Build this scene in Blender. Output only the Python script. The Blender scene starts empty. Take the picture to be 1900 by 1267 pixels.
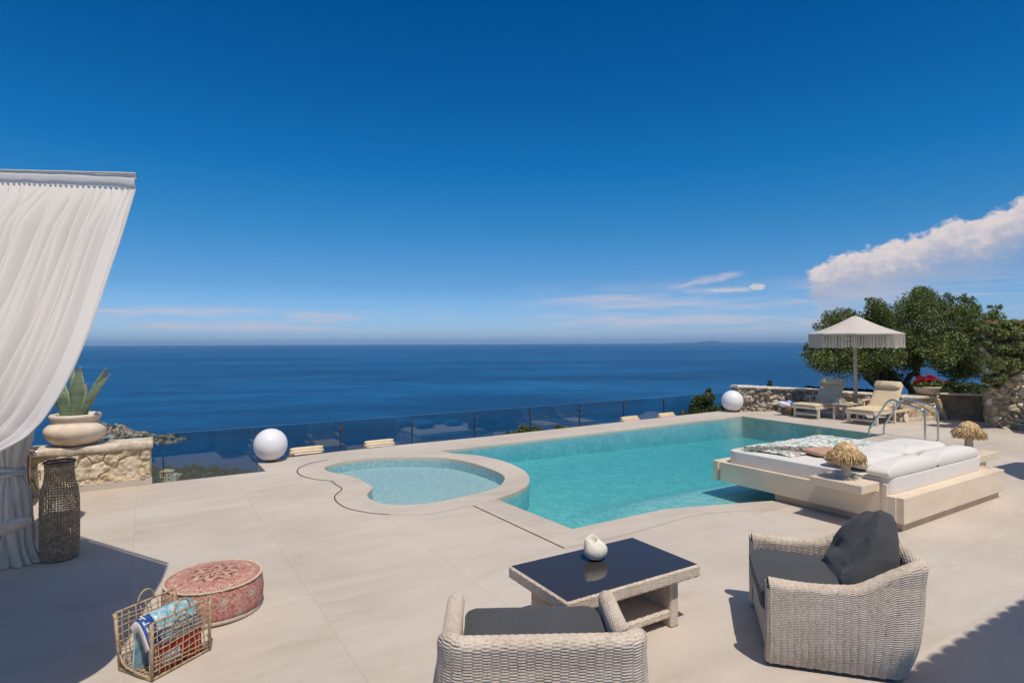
import bpy, bmesh, math, random
import numpy as np
from mathutils import Vector, Matrix
random.seed(7); rng = np.random.default_rng(11)
C = bpy.context.scene.collection
S = bpy.context.scene
R = math.radians
# ------------------------------------------------------------------ camera
CH = 2.1; F = 1080.0
cam = bpy.data.objects.new('camera', bpy.data.cameras.new('camera')); C.objects.link(cam); S.camera = cam
cam.data.sensor_width = 36; cam.data.lens = F/1900*36
cam.data.clip_start = .05; cam.data.clip_end = 400000
RM = Matrix.Rotation(R(90)+2.8/F, 3, 'X') @ Matrix.Rotation(-.0032, 3, 'Z')
cam.matrix_world = Matrix.Translation((0, 0, CH)) @ RM.to_4x4()
def ray(px, py):
    d = RM @ Vector(((px-950)/F, (633.5-py)/F, -1)); return d/d.y
def P(px, py, z=0):                      # photo pixel -> point at height z
    d = ray(px, py); t = (z-CH)/d.z; return Vector((d.x*t, d.y*t, z))
def PY(px, py, Y):                       # photo pixel -> point at depth Y
    d = ray(px, py); return Vector((d.x*Y, Y, CH+d.z*Y))
TH = R(32.12); cu, su = math.cos(TH), math.sin(TH)
def W(u, v, z=0): return Vector((cu*u-su*v, su*u+cu*v, z))
def UV(p): return (cu*p[0]+su*p[1], -su*p[0]+cu*p[1])
# ------------------------------------------------------------------ node helpers
class E:
    def __init__(s, nt, k): s.nt = nt; s.k = k
    def _m(s, op, *a, clamp=False):
        n = s.nt.nodes.new('ShaderNodeMath'); n.operation = op; n.use_clamp = clamp
        for i, x in enumerate((s,)+a):
            if isinstance(x, E): s.nt.links.new(x.k, n.inputs[i])
            else: n.inputs[i].default_value = x
        return E(s.nt, n.outputs[0])
    def __add__(s, o): return s._m('ADD', o)
    __radd__ = __add__
    def __sub__(s, o): return s._m('SUBTRACT', o)
    def __rsub__(s, o): return (s*-1)+o
    def __mul__(s, o): return s._m('MULTIPLY', o)
    __rmul__ = __mul__
    def __truediv__(s, o): return s._m('DIVIDE', o)
    def f(s, op, *a): return s._m(op, *a)
    def ss(s, a, b):                       # smoothstep a..b -> 0..1
        n = s.nt.nodes.new('ShaderNodeMapRange'); n.interpolation_type = 'SMOOTHSTEP'
        s.nt.links.new(s.k, n.inputs[0]); n.inputs[1].default_value = a; n.inputs[2].default_value = b
        return E(s.nt, n.outputs[0])
class NT:
    def __init__(s, nt): s.nt = nt
    def n(s, t, **kw):
        n = s.nt.nodes.new(t)
        for k, v in kw.items(): setattr(n, k, v)
        return n
    def l(s, a, b): s.nt.links.new(a.k if isinstance(a, E) else a, b)
    def coord(s, kind='Object', scale=(1, 1, 1), rot=(0, 0, 0)):
        t = s.n('ShaderNodeTexCoord'); m = s.n('ShaderNodeMapping')
        m.inputs['Scale'].default_value = scale; m.inputs['Rotation'].default_value = rot
        s.l(t.outputs[kind], m.inputs[0]); return m.outputs[0]
    def xyz(s, v):
        x = s.n('ShaderNodeSeparateXYZ'); s.l(v, x.inputs[0]); return [E(s.nt, o) for o in x.outputs]
    def comb(s, *a):
        x = s.n('ShaderNodeCombineXYZ')
        for i, q in enumerate(a):
            if isinstance(q, E): s.l(q, x.inputs[i])
            else: x.inputs[i].default_value = q
        return x.outputs[0]
    def noise(s, vec, scale=5, detail=5, rough=.55, dist=0, color=False):
        x = s.n('ShaderNodeTexNoise'); s.l(vec, x.inputs['Vector'])
        x.inputs['Scale'].default_value = scale; x.inputs['Detail'].default_value = detail
        x.inputs['Roughness'].default_value = rough; x.inputs['Distortion'].default_value = dist
        return x.outputs[1] if color else E(s.nt, x.outputs[0])
    def vor(s, vec, scale=5, feature='F1', out=0, rnd=1):
        x = s.n('ShaderNodeTexVoronoi', feature=feature); s.l(vec, x.inputs['Vector'])
        x.inputs['Scale'].default_value = scale; x.inputs['Randomness'].default_value = rnd
        return x.outputs[out] if out == 1 else E(s.nt, x.outputs[out])
    def mix(s, f, a, b):
        x = s.n('ShaderNodeMix', data_type='RGBA')
        for i, q in ((0, f), (6, a), (7, b)):
            if isinstance(q, E): s.l(q, x.inputs[i])
            elif isinstance(q, (int, float)): x.inputs[i].default_value = q
            elif isinstance(q, tuple): x.inputs[i].default_value = (*q, 1)
            else: s.l(q, x.inputs[i])
        return x.outputs[2]
    def ramp(s, f, stops):
        x = s.n('ShaderNodeValToRGB'); s.l(f, x.inputs[0]); el = x.color_ramp.elements
        while len(el) < len(stops): el.new(.5)
        for e, (p, c) in zip(el, stops): e.position = p; e.color = (*c, 1)
        return x.outputs[0]
    def bump(s, h, strength=.3, dist=.01, normal=None):
        b = s.n('ShaderNodeBump'); s.l(h, b.inputs['Height']); b.inputs['Strength'].default_value = strength
        b.inputs['Distance'].default_value = dist
        if normal: s.l(normal, b.inputs['Normal'])
        return b.outputs[0]
def newmat(name, rough=.6, spec=.3, metal=0):
    m = bpy.data.materials.new(name); m.use_nodes = True; g = NT(m.node_tree)
    b = m.node_tree.nodes['Principled BSDF']; b.inputs['Roughness'].default_value = rough
    b.inputs['Specular IOR Level'].default_value = spec; b.inputs['Metallic'].default_value = metal
    return m, g, b
def pm(name, c1, c2=None, scale=6, rough=.6, bump=0, bscale=60, bd=.004, spec=.3, metal=0, stretch=(1, 1, 1), det=5, lo=.35, hi=.65):
    m, g, b = newmat(name, rough, spec, metal)
    v = g.coord('Object', stretch)
    if c2: g.l(g.mix(g.noise(v, scale, det).ss(lo, hi), c1, c2), b.inputs['Base Color'])
    else: b.inputs['Base Color'].default_value = (*c1, 1)
    if bump: g.l(g.bump(g.noise(v, bscale, 4), bump, bd), b.inputs['Normal'])
    return m
# ------------------------------------------------------------------ light and sky
SUN = Vector((.2, -.45, 1)).normalized()
sl = bpy.data.lights.new('sun', 'SUN'); sl.energy = 3.5; sl.angle = R(.5); sl.color = (1, .95, .87)
so = bpy.data.objects.new('sun', sl); C.objects.link(so)
so.rotation_euler = (-SUN).to_track_quat('-Z', 'Y').to_euler()
wd = bpy.data.worlds.new('World'); S.world = wd; wd.use_nodes = True
g = NT(wd.node_tree); bg = wd.node_tree.nodes['Background']
sk = g.n('ShaderNodeTexSky', sky_type='NISHITA'); sk.sun_disc = False
sk.sun_elevation = math.asin(SUN.z); sk.sun_rotation = math.atan2(SUN.x, SUN.y)
sk.altitude = 200; sk.air_density = 1.0; sk.dust_density = .6; sk.ozone_density = 2.5
dirv = g.n('ShaderNodeTexCoord').outputs['Generated']
dx, dy, dz = g.xyz(dirv)
az = dx.f('ARCTAN2', dy)*57.2958; el = dz.f('ARCSINE')*57.2958
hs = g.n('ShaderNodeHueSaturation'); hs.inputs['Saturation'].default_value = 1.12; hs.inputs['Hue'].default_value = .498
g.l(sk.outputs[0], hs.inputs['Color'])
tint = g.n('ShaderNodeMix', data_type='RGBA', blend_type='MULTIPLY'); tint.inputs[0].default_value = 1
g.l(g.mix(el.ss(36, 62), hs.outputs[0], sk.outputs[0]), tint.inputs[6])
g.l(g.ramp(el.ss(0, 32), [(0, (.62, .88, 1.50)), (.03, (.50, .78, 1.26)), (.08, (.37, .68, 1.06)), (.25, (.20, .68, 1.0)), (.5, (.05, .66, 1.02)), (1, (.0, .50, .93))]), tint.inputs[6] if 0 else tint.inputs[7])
tl_ = tint.inputs[7].links[0].from_socket; g.l(g.mix(el.ss(34, 62), tl_, (1.85, 1.42, 1.12)), tint.inputs[7])  # sky above the view warmed and brightened to lift the shade fill
# clouds: a cumulus bank to the right, a puff, low streaks
cv = g.comb(az*.35, el*.9, 0.0)
n1 = g.noise(cv, 1.0, 8, .58); n2 = g.noise(g.comb(az*.1, el*1.1, 3.0), 1.1, 7, .6, .4)
n3 = g.noise(g.comb(az*1.2, el*1.8, 7.0), .8, 6, .55)
topl = 7.05+(az-27.0)*.235+(g.noise(g.comb(az*.45, 0.0, 1.0), 1.0, 3, .5)-.5)*2.0+(n3-.5)*1.3+(g.noise(g.comb(az*2.2, el*3.0, 2.0), .8, 4, .5)-.5)*.7
dep = topl-el
lf = az+(n1-.5)*3.0+(n3-.5)*1.5
bank = (dep+(n3-.5)*.7).ss(0, .75)*dep.ss(6.2, 1.1)*lf.ss(27.0, 27.9)*(.75+.8*n1)
bank = bank.f('MINIMUM', .95)
low = el.ss(.5, 1.6)*el.ss(6.4, 3.9)
st = n2.ss(.36, .68)*low*(az+n1*6).ss(0, 14)*.7
st2 = n2.ss(.40, .70)*el.ss(.8, 1.6)*el.ss(4.4, 2.6)*az.ss(-3, -14)*.75
wisp = (el-(5.1+(az-14.5)*.16)+(n1-.5)*1.0).f('ABSOLUTE').ss(.5, 0)*az.ss(13.5, 17)*az.ss(22.2, 20.5)*.6
px_ = (az-22.9)/.70; py_ = (el-5.0)/.50
puff = (px_*px_+py_*py_+(n3-.5)*3.2+(n1-.5)*1.5).ss(1.15, .1)*el.ss(4.6, 4.85)*.75
bar = ((el-4.82+(n3-.5)*.35).f('ABSOLUTE')).ss(.3, .05)*az.ss(18, 19.5)*az.ss(22.8, 21.8)*.5
cc = g.mix((dep+(g.noise(g.comb(az*1.1, el*1.5, 4.0), .9, 7, .62)-.5)*5.0).ss(.3, 3.4), (7.6, 6.7, 6.5), (4.2, 4.5, 5.6))
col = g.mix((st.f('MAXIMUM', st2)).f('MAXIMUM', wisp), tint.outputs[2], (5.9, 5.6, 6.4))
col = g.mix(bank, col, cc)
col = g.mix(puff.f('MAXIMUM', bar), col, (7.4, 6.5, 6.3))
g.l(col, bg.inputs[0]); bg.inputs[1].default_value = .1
S.view_settings.view_transform = 'Standard'; S.view_settings.look = 'None'; S.view_settings.gamma = 1
S.view_settings.exposure = 0
S.cycles.transparent_max_bounces = 16; S.cycles.max_bounces = 8
# ------------------------------------------------------------------ mesh helpers
def nrm(Pg, cu_=False, cv_=False):
    def d(A, ax, cl):
        if cl: return np.roll(A, -1, ax)-np.roll(A, 1, ax)
        return np.gradient(A, axis=ax)
    n = np.cross(d(Pg, 0, cu_), d(Pg, 1, cv_)); l = np.linalg.norm(n, axis=2, keepdims=True); return n/np.maximum(l, 1e-9)
class MB:
    def __init__(s): s.v = []; s.f = []
    def add(s, vs, fs):
        o = len(s.v); s.v += [tuple(x) for x in vs]; s.f += [tuple(i+o for i in q) for q in fs]; return s
    def box(s, c, d, rot=None):
        m = rot if rot is not None else Matrix.Identity(3)
        if isinstance(m, (int, float)): m = Matrix.Rotation(m, 3, 'Z')
        vs = [Vector(c)+m @ Vector((x*d[0]/2, y*d[1]/2, z*d[2]/2)) for x in (-1, 1) for y in (-1, 1) for z in (-1, 1)]
        return s.add(vs, [(0, 1, 3, 2), (4, 6, 7, 5), (0, 4, 5, 1), (2, 3, 7, 6), (0, 2, 6, 4), (1, 5, 7, 3)])
    def grid(s, Pg, cu_=False, cv_=False):
        a, b = Pg.shape[:2]; fs = []
        for i in range(a if cu_ else a-1):
            for j in range(b if cv_ else b-1):
                i2, j2 = (i+1) % a, (j+1) % b
                fs.append((i*b+j, i2*b+j, i2*b+j2, i*b+j2))
        return s.add(Pg.reshape(-1, 3).tolist(), fs)
    def tube(s, pts, r, n=8, cap=True, closed=False):
        pts = [Vector(p) for p in pts]; k = len(pts); rs = r if isinstance(r, (list, tuple)) else [r]*k
        vs = []; up = None
        for i, p in enumerate(pts):
            if closed: t = pts[(i+1) % k]-pts[i-1]
            else: t = pts[min(i+1, k-1)]-pts[max(i-1, 0)]
            t = t.normalized() if t.length > 0 else Vector((0, 0, 1))
            if up is None: up = t.orthogonal().normalized()
            up = (up-t*up.dot(t)); up = up.normalized() if up.length > 1e-6 else t.orthogonal().normalized()
            b = t.cross(up)
            vs += [p+(up*math.cos(a)+b*math.sin(a))*rs[i] for a in [2*math.pi*j/n for j in range(n)]]
        fs = [(i*n+j, i*n+(j+1) % n, ((i+1) % k)*n+(j+1) % n, ((i+1) % k)*n+j) for i in range(k if closed else k-1) for j in range(n)]
        if cap and not closed: fs += [tuple(range(n))[::-1], tuple((k-1)*n+j for j in range(n))]
        return s.add(vs, fs)
    def lathe(s, prof, n=40, c=(0, 0, 0), cap=True):
        vs = [(c[0]+r*math.cos(2*math.pi*j/n), c[1]+r*math.sin(2*math.pi*j/n), c[2]+z) for r, z in prof for j in range(n)]
        k = len(prof); fs = [(i*n+j, i*n+(j+1) % n, (i+1)*n+(j+1) % n, (i+1)*n+j) for i in range(k-1) for j in range(n)]
        if cap: fs += [tuple(range(n))[::-1], tuple((k-1)*n+j for j in range(n))]
        return s.add(vs, fs)
    def prism(s, pts, z0, z1):
        k = len(pts); vs = [(p[0], p[1], z0) for p in pts]+[(p[0], p[1], z1) for p in pts]
        return s.add(vs, [tuple(range(k))[::-1], tuple(range(k, 2*k))]+[(i, (i+1) % k, k+(i+1) % k, k+i) for i in range(k)])
    def build(s, name, mat, parent=None, smooth=False, bevel=0, sub=0, solid=0):
        me = bpy.data.meshes.new(name); me.from_pydata(s.v, [], s.f); me.materials.append(mat)
        return fin(name, me, parent, smooth, bevel, sub, solid)
def fin(name, me, parent=None, smooth=False, bevel=0, sub=0, solid=0):
    if smooth: me.polygons.foreach_set('use_smooth', [True]*len(me.polygons))
    me.update(); o = bpy.data.objects.new(name, me); C.objects.link(o)
    if parent: o.parent = parent
    if bevel:
        b = o.modifiers.new('bevel', 'BEVEL'); b.width = bevel; b.segments = 2; b.limit_method = 'ANGLE'
    if solid:
        b = o.modifiers.new('solid', 'SOLIDIFY'); b.thickness = solid; b.offset = 0
    if sub:
        b = o.modifiers.new('sub', 'SUBSURF'); b.levels = sub; b.render_levels = sub
    return o
def fast(name, V, Fq, mat, parent=None, smooth=True, cols=None):
    me = bpy.data.meshes.new(name); V = np.asarray(V, np.float32); Fq = np.asarray(Fq, np.int32)
    me.vertices.add(len(V)); me.vertices.foreach_set('co', V.ravel())
    k = Fq.shape[1]; me.loops.add(Fq.size); me.loops.foreach_set('vertex_index', Fq.ravel())
    me.polygons.add(len(Fq)); me.polygons.foreach_set('loop_start', np.arange(0, Fq.size, k, dtype=np.int32))
    if smooth: me.polygons.foreach_set('use_smooth', np.ones(len(Fq), bool))
    me.update(calc_edges=True)
    if cols is not None:
        a = me.color_attributes.new('tone', 'FLOAT_COLOR', 'POINT')
        c4 = np.ones((len(V), 4), np.float32); c4[:, :3] = cols; a.data.foreach_set('color', c4.ravel())
    me.materials.append(mat); return fin(name, me, parent)
def gfaces(a, b, cu_=False, cv_=False, off=0):
    I, J = np.meshgrid(np.arange(a if cu_ else a-1), np.arange(b if cv_ else b-1), indexing='ij')
    I = I.ravel(); J = J.ravel(); I2 = (I+1) % a; J2 = (J+1) % b
    return np.stack([I*b+J, I2*b+J, I2*b+J2, I*b+J2], 1)+off
class GB:                                   # stack of numpy grids -> one mesh
    def __init__(s): s.V = []; s.F = []; s.n = 0; s.C = []
    def add(s, Pg, cu_=False, cv_=False, col=None):
        a, b = Pg.shape[:2]; s.V.append(Pg.reshape(-1, 3)); s.F.append(gfaces(a, b, cu_, cv_, s.n)); s.n += a*b
        if col is not None: s.C.append(col.reshape(-1, 3))
        return s
    def build(s, name, mat, parent=None, smooth=True):
        return fast(name, np.concatenate(s.V), np.concatenate(s.F), mat, parent, smooth, np.concatenate(s.C) if s.C else None)
def thing(name, label, cat, loc=(0, 0, 0), rz=0, group=None):
    o = bpy.data.objects.new(name, None); C.objects.link(o); o.location = loc; o.rotation_euler = (0, 0, rz)
    o.empty_display_size = .1; return tag(o, label, cat, group)
def tag(o, label, cat, group=None):
    o['label'] = label; o['category'] = cat
    if group: o['group'] = group
    return o
def struct(o, kind='structure'): o['kind'] = kind; return o
def dup(root, loc, rz, label, group=None):
    r = root.copy(); C.objects.link(r); r.location = loc; r.rotation_euler = (0, 0, rz); r['label'] = label
    if group: r['group'] = group
    for ch in list(root.children):
        c = ch.copy(); C.objects.link(c); c.parent = r
        for q in list(ch.children):
            d = q.copy(); C.objects.link(d); d.parent = c
    return r
def sq(n, e): return np.sign(n)*np.abs(n)**e
def cushion(sx, sy, sz, e1=.45, e2=.3, nu=72, nv=36, wr=.012, seed=0, fn=None, ez=None):   # superquadric pillow, local centre
    th = np.linspace(0, 2*np.pi, nu, endpoint=False)[:, None]; ph = np.linspace(-np.pi/2, np.pi/2, nv)[None, :]
    x = sx/2*sq(np.cos(ph), e1)*sq(np.cos(th), e2); y = sy/2*sq(np.cos(ph), e1)*sq(np.sin(th), e2); z = sz/2*sq(np.sin(ph), e1+.25 if ez is None else ez)+0*th
    Pg = np.stack([x+0*z, y+0*z, z], 2)
    n = nrm(Pg, True, False); w = fbm(Pg*np.array([5, 5, 5])+seed*13.7, 4)
    Pg = Pg+n*(w[..., None])*wr
    Pg[:, 0] = Pg[:, 0].mean(0); Pg[:, -1] = Pg[:, -1].mean(0)
    if fn: Pg = fn(Pg)
    return Pg
def vnoise(p):                              # value noise, p (...,3) -> -1..1
    i = np.floor(p).astype(np.int64); f = p-i; f = f*f*(3-2*f)
    def h(a, b, c):
        n = (a*374761393+b*668265263+c*2147483647) & 0x7fffffff
        n = ((n ^ (n >> 13))*1274126177) & 0x7fffffff; n = n ^ (n >> 16); return (n & 0xffff)/32767.5-1
    r = 0
    for a in (0, 1):
        for b in (0, 1):
            for c in (0, 1):
                w = (f[..., 0] if a else 1-f[..., 0])*(f[..., 1] if b else 1-f[..., 1])*(f[..., 2] if c else 1-f[..., 2])
                r = r+w*h(i[..., 0]+a, i[..., 1]+b, i[..., 2]+c)
    return r
def fbm(p, o=4):
    r = 0; a = 1.0; t = 0
    for k in range(o): r = r+a*vnoise(p*2**k+k*17.3); t += a; a *= .5
    return r/t
def smooth_closed(pts, k=6):                # catmull-rom, closed
    out = []; n = len(pts)
    for i in range(n):
        p0, p1, p2, p3 = [np.array(pts[(i+q) % n][:2]) for q in (-1, 0, 1, 2)]
        for t in np.linspace(0, 1, k, endpoint=False):
            out.append(tuple(.5*((2*p1)+(p2-p0)*t+(2*p0-5*p1+4*p2-p3)*t*t+(3*p1-p0-3*p2+p3)*t**3)))
    return out
def spline(pts, k=8):
    pts = [np.array(p, float) for p in pts]; n = len(pts); out = []
    for i in range(n-1):
        p0, p1, p2, p3 = pts[max(i-1, 0)], pts[i], pts[i+1], pts[min(i+2, n-1)]
        for t in np.linspace(0, 1, k, endpoint=False):
            out.append(.5*((2*p1)+(p2-p0)*t+(2*p0-5*p1+4*p2-p3)*t*t+(3*p1-p0-3*p2+p3)*t**3))
    out.append(pts[-1]); return out
def base(root, loc):                         # meshes were laid out in world metres: move the origin to the thing's base
    loc = Vector(loc); root.location = loc; T = Matrix.Translation(-loc); seen = set()
    def go(o):
        for c in o.children:
            if c.type == 'MESH' and c.data.name not in seen: seen.add(c.data.name); c.data.transform(T)
            go(c)
    go(root); return root
def sbase(o, loc):
    o.data.transform(Matrix.Translation(-Vector(loc))); o.location = loc; return o
# ------------------------------------------------------------------ materials of the setting
def deck_mat():
    m, g, b = newmat('pale_stone_tiles', .8, .12)
    v = g.coord('Object', (1, 1, 1), (0, 0, -TH)); x, y, z = g.xyz(v)
    tx = (x+.12)/1.28; ty = (y+.05)/.64
    fx = tx.f('FLOOR'); fy = ty.f('FLOOR')
    wn = g.n('ShaderNodeTexWhiteNoise', noise_dimensions='2D'); g.l(g.comb(fx, fy, 0.0), wn.inputs[0]); rnd = E(g.nt, wn.outputs[0])
    vv = g.comb(x*.55+rnd*9, y*3.2+rnd*23+g.noise(v, .8, 3)*1.6, 0.0)
    vein = g.noise(vv, 1.7, 8, .62, .35); cloud = g.noise(v, .55, 5, .6); fine = g.noise(v, 90, 3)
    t = vein*.36+cloud*.68+(rnd-.5)*.06+(fine-.5)*.10
    c = g.ramp(t, [(.30, (.41, .335, .262)), (.44, (.50, .42, .34)), (.56, (.55, .472, .388)), (.7, (.585, .512, .435))])
    thin = (vein-.5).f('ABSOLUTE').ss(.012, 0)*g.noise(v, 1.3, 3).ss(.5, .72)*.30
    c = g.mix(thin, c, (.33, .28, .23))
    jx = ((tx-fx-.5).f('ABSOLUTE')*-1+.5)*1.28; jy = ((ty-fy-.5).f('ABSOLUTE')*-1+.5)*.64
    j = jx.ss(.0045, .0015).f('MAXIMUM', jy.ss(.003, .001)*.35)
    st = g.noise(v, 2.2, 6, .7).ss(.66, .8)*.22
    c = g.mix(st, c, (.36, .31, .27)); c = g.mix(j*.32, c, (.30, .26, .22))
    g.l(c, b.inputs['Base Color']); g.l(g.bump(fine*.5-j*2+vein*.4, .25, .003), b.inputs['Normal'])
    g.l(vein*.2+.62, b.inputs['Roughness']); return m
M_deck = deck_mat()
M_slot = pm('dark_slot', (.03, .025, .022), rough=.8)
M_white = pm('white_paint', (.78, .72, .62), (.70, .63, .52), 3, .45, .1, 30, .002)
M_chrome = pm('chrome', (.62, .60, .58), rough=.16, metal=1)
def stone_mat(name, tint=(1, 1, 1), bs=.5, fs=28):
    m, g, b = newmat(name, .85, .15); v = g.coord('Object')
    a = g.n('ShaderNodeAttribute', attribute_name='tone')
    n = g.noise(v, 9, 7, .68); f = g.noise(v, fs*2.5, 4, .6)
    q = g.n('ShaderNodeMix', data_type='RGBA', blend_type='MULTIPLY'); q.inputs[0].default_value = 1
    g.l(a.outputs['Color'], q.inputs[6])
    g.l(g.ramp(n*.7+f*.3, [(.3, tuple(.5*x for x in tint)), (.48, tuple(.9*x for x in tint)), (.62, tuple(1.12*x for x in tint))]), q.inputs[7])
    g.l(q.outputs[2], b.inputs['Base Color']); g.l(g.bump(n*.7+f*.4+g.noise(v, fs, 4)*.5, bs, .02), b.inputs['Normal']); return m
M_rub = stone_mat('rubble_stone')
M_cap = pm('cap_stone', (.70, .60, .47), (.50, .40, .28), 12, .85, .6, 45, .01, .15, det=8)
M_grass = pm('scrub', (.035, .055, .02), (.11, .10, .05), .12, .9, 1, .6, 1.0, .1, det=8)
# ------------------------------------------------------------------ sea, land, far shore
SEA = -150.0
def sea_mat():
    m, g, b = newmat('sea_water', .34, .5); v = g.coord('Object'); x, y, z = g.xyz(v)
    big = g.noise(g.comb(x*.0013, y*.0036, 0.0), 1, 8, .66, 1.4); mid = g.noise(g.comb(x*.012, y*.03, 2.0), 1, 8, .7)
    far = g.noise(g.comb(x*.00022, y*.0008, 5.0), 1, 5, .55, .8)
    t = big*.42+mid*.30+far*.38
    c = g.ramp(t, [(.44, (.0010, .036, .100)), (.54, (.0018, .060, .160)), (.62, (.006, .100, .235)), (.70, (.028, .17, .32))])
    g.l(c, b.inputs['Base Color'])
    r = g.noise(v, .35, 8, .75); r2 = g.noise(g.comb(x*.03, y*.06, 0.0), 1, 6, .7)
    g.l(g.bump(r*.6+r2*3, .9, 1.2), b.inputs['Normal']); b.inputs['IOR'].default_value = 1.33
    b.inputs['Specular IOR Level'].default_value = .12
    return m
n = 64; vs = [(0, 0, SEA)]; fs = []
rr = [400, 1500, 6000, 25000, 90000]
for r_ in rr: vs += [(r_*math.cos(2*math.pi*i/n), r_*math.sin(2*math.pi*i/n), SEA) for i in range(n)]
fs = [(0, 1+i, 1+(i+1) % n) for i in range(n)]
for k in range(4): fs += [(1+k*n+i, 1+(k+1)*n+i, 1+(k+1)*n+(i+1) % n, 1+k*n+(i+1) % n) for i in range(n)]
struct(MB().add(vs, fs).build('sea', sea_mat()))
def hcoast(q):
    return np.interp(q, [-1.3, -.8, -.62, -.53, -.45, -.40, -.30, 1.3], [820, 760, 715, 722, 682, 560, 460, 480])
def terr(q, Y):
    dc = hcoast(q); f = np.clip(1-(Y-17)/(dc-17), -.02, 1.0)
    p = np.stack([q*Y*.02, Y*.02, 0*Y], -1)
    return SEA+145.5*np.sign(f)*np.abs(f)**1.6+np.clip(f, 0, .08)*fbm(p*2, 5)*16
q, Y = np.meshgrid(np.linspace(-1.5, 1.6, 150), 15+np.linspace(0, 1, 120)**2*820, indexing='ij')
gb = GB().add(np.stack([q*Y, Y, terr(q, Y)], 2)); struct(gb.build('terrain', M_grass))
def rock_mat(name, c1, c2, c3):
    m, g, b = newmat(name, .9, .1); v = g.coord('Object'); n = g.noise(v, .22, 8, .75); x, y, z = g.xyz(g.n('ShaderNodeNewGeometry').outputs['Normal'])
    c = g.ramp(n, [(.36, c1), (.5, c2), (.62, c3)]); c = g.mix(g.noise(v, .13, 7, .7).ss(.47, .56), c, (.035, .045, .02))
    g.l(c, b.inputs['Base Color']); return m
M_rock = rock_mat('shore_rock', (.10, .08, .065), (.26, .21, .17), (.44, .38, .32))
ss, tt = np.meshgrid(np.linspace(0, 1, 260), np.linspace(-1, 1, 60), indexing='ij')
pxs = 354-ss*240; Yc = np.interp(pxs, [120, 220, 290, 320, 354], [925, 912, 905, 908, 933]); qq = (pxs-950)/1080
hw = np.interp(pxs, [120, 190, 220, 290, 320, 345, 354], [50, 34, 30, 21, 15, 6, 1]); hh = np.interp(pxs, [120, 190, 220, 260, 290, 320, 345, 354], [36, 28, 24, 15, 10, 11, 4.5, .5])
Yg = Yc+tt*hw; Xg = qq*Yg; pr = np.clip(1-np.abs(tt)**2.2, 0, 1)
pn = np.stack([Xg*.06, Yg*.06, 0*Xg], 2)
Zg = SEA-1+hh*pr*(1+.5*fbm(pn*2.2, 5))+1.0*pr
struct(GB().add(np.stack([Xg+2*fbm(pn*3), Yg+5*fbm(pn*2+9, 5), Zg], 2)).build('headland', M_rock))
xs = np.linspace(13500, 33000, 120); hz = 330*np.exp(-((xs-21500)/900)**2)*.35+np.interp(xs, [13500, 17000, 21500, 28000, 33000], [0, 90, 190, 150, 60])*(1+.15*fbm(np.stack([xs*.001, xs*0, xs*0], 1), 4))
Pg = np.stack([np.stack([xs, 60000+0*xs+k*3000, SEA+hz*w_+(-5 if w_ == 0 else 0)], 1) for k, w_ in ((0, 0), (.5, .7), (1, 1), (2.2, .6), (3, 0))], 1)
struct(GB().add(Pg).build('far_hills', pm('far_hill_scrub', (.02, .035, .04), rough=.9)))
# ------------------------------------------------------------------ deck, pools
def gp(pts, z=0): return [tuple(P(x, y, z)[:2]) for x, y in pts]
wl = lambda q: (q.x, q.y)
left_edge = gp([(279.5, 897.4), (493, 874), (478, 858.5), (531, 849), (622, 838), (750, 824.5), (900, 810), (1120, 786.3), (1345, 761.5)])
deck_out = [(-9.5, 6.4), wl(W(-1.9, 10.35))]+[(-5.95, 8.62)]+left_edge+[(7.1, 18.3), (11.5, 18.4), (18, 17), (19, 9), (15, -7), (-9.5, -7)]
main_r = [(1376, 772), (1639, 806.5)]
kid_ring = [(818, 836), (840, 840.9), (884, 844.2), (928.4, 853.3), (957.9, 864.5), (975.6, 875.4), (982, 887), (978.5, 900.4), (957.9, 912.2), (921, 925.5)]
ringpts = [kid_ring[0]]+[tuple(p) for p in spline(kid_ring[1:], 5)]
pool_w = gp([(1376, 772)])+gp([(1639, 806.5)])+[wl(W(12.0, 6.64)), wl(W(11.4, 5.2)), wl(W(8.6, 4.62)), wl(W(7.05, 4.70))]+gp([(1400, 930.8), (1330, 936.5), (1280, 940), (1232, 944.6), (1150, 961.8), (1062, 981)])+gp(ringpts[::-1])
pool_w = pool_w
kid_px = [(601.9, 868), (612, 862.6), (637.3, 856), (672.7, 851.3), (710.6, 848.6), (761, 847.3), (811.6, 848.4), (840, 851.2), (869.5, 857), (899, 865.6), (925.5, 876.2), (935.8, 884.6), (934.5, 893), (922.5, 903.4), (890, 914), (849.5, 923.3), (799, 932.7), (748.5, 936.5), (710.6, 933.7), (687.8, 926), (681.5, 918.5), (685.3, 911), (691, 903.6), (672.7, 891.3), (655, 884), (637.3, 879.9), (617, 876.2), (606, 872.5)]
kid_w = smooth_closed(gp(kid_px), 5)
def fill(name, loops, z, mat, zlow=None):
    bm = bmesh.new(); ed = []
    for lp in loops:
        vs = [bm.verts.new((p[0], p[1], z)) for p in lp]; ed += [bm.edges.new((vs[i], vs[(i+1) % len(vs)])) for i in range(len(vs))]
    bmesh.ops.triangle_fill(bm, edges=ed, use_beauty=True, use_dissolve=False)
    for f in bm.faces:
        if f.normal.z < 0: f.normal_flip()
    if zlow is not None:
        for lp in loops:
            a = [bm.verts.new((p[0], p[1], z)) for p in lp]; b = [bm.verts.new((p[0], p[1], zlow)) for p in lp]
            for i in range(len(lp)): j = (i+1) % len(lp); bm.faces.new((a[i], a[j], b[j], b[i]))
    me = bpy.data.meshes.new(name); bm.to_mesh(me); bm.free(); me.materials.append(mat); return fin(name, me)
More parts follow.
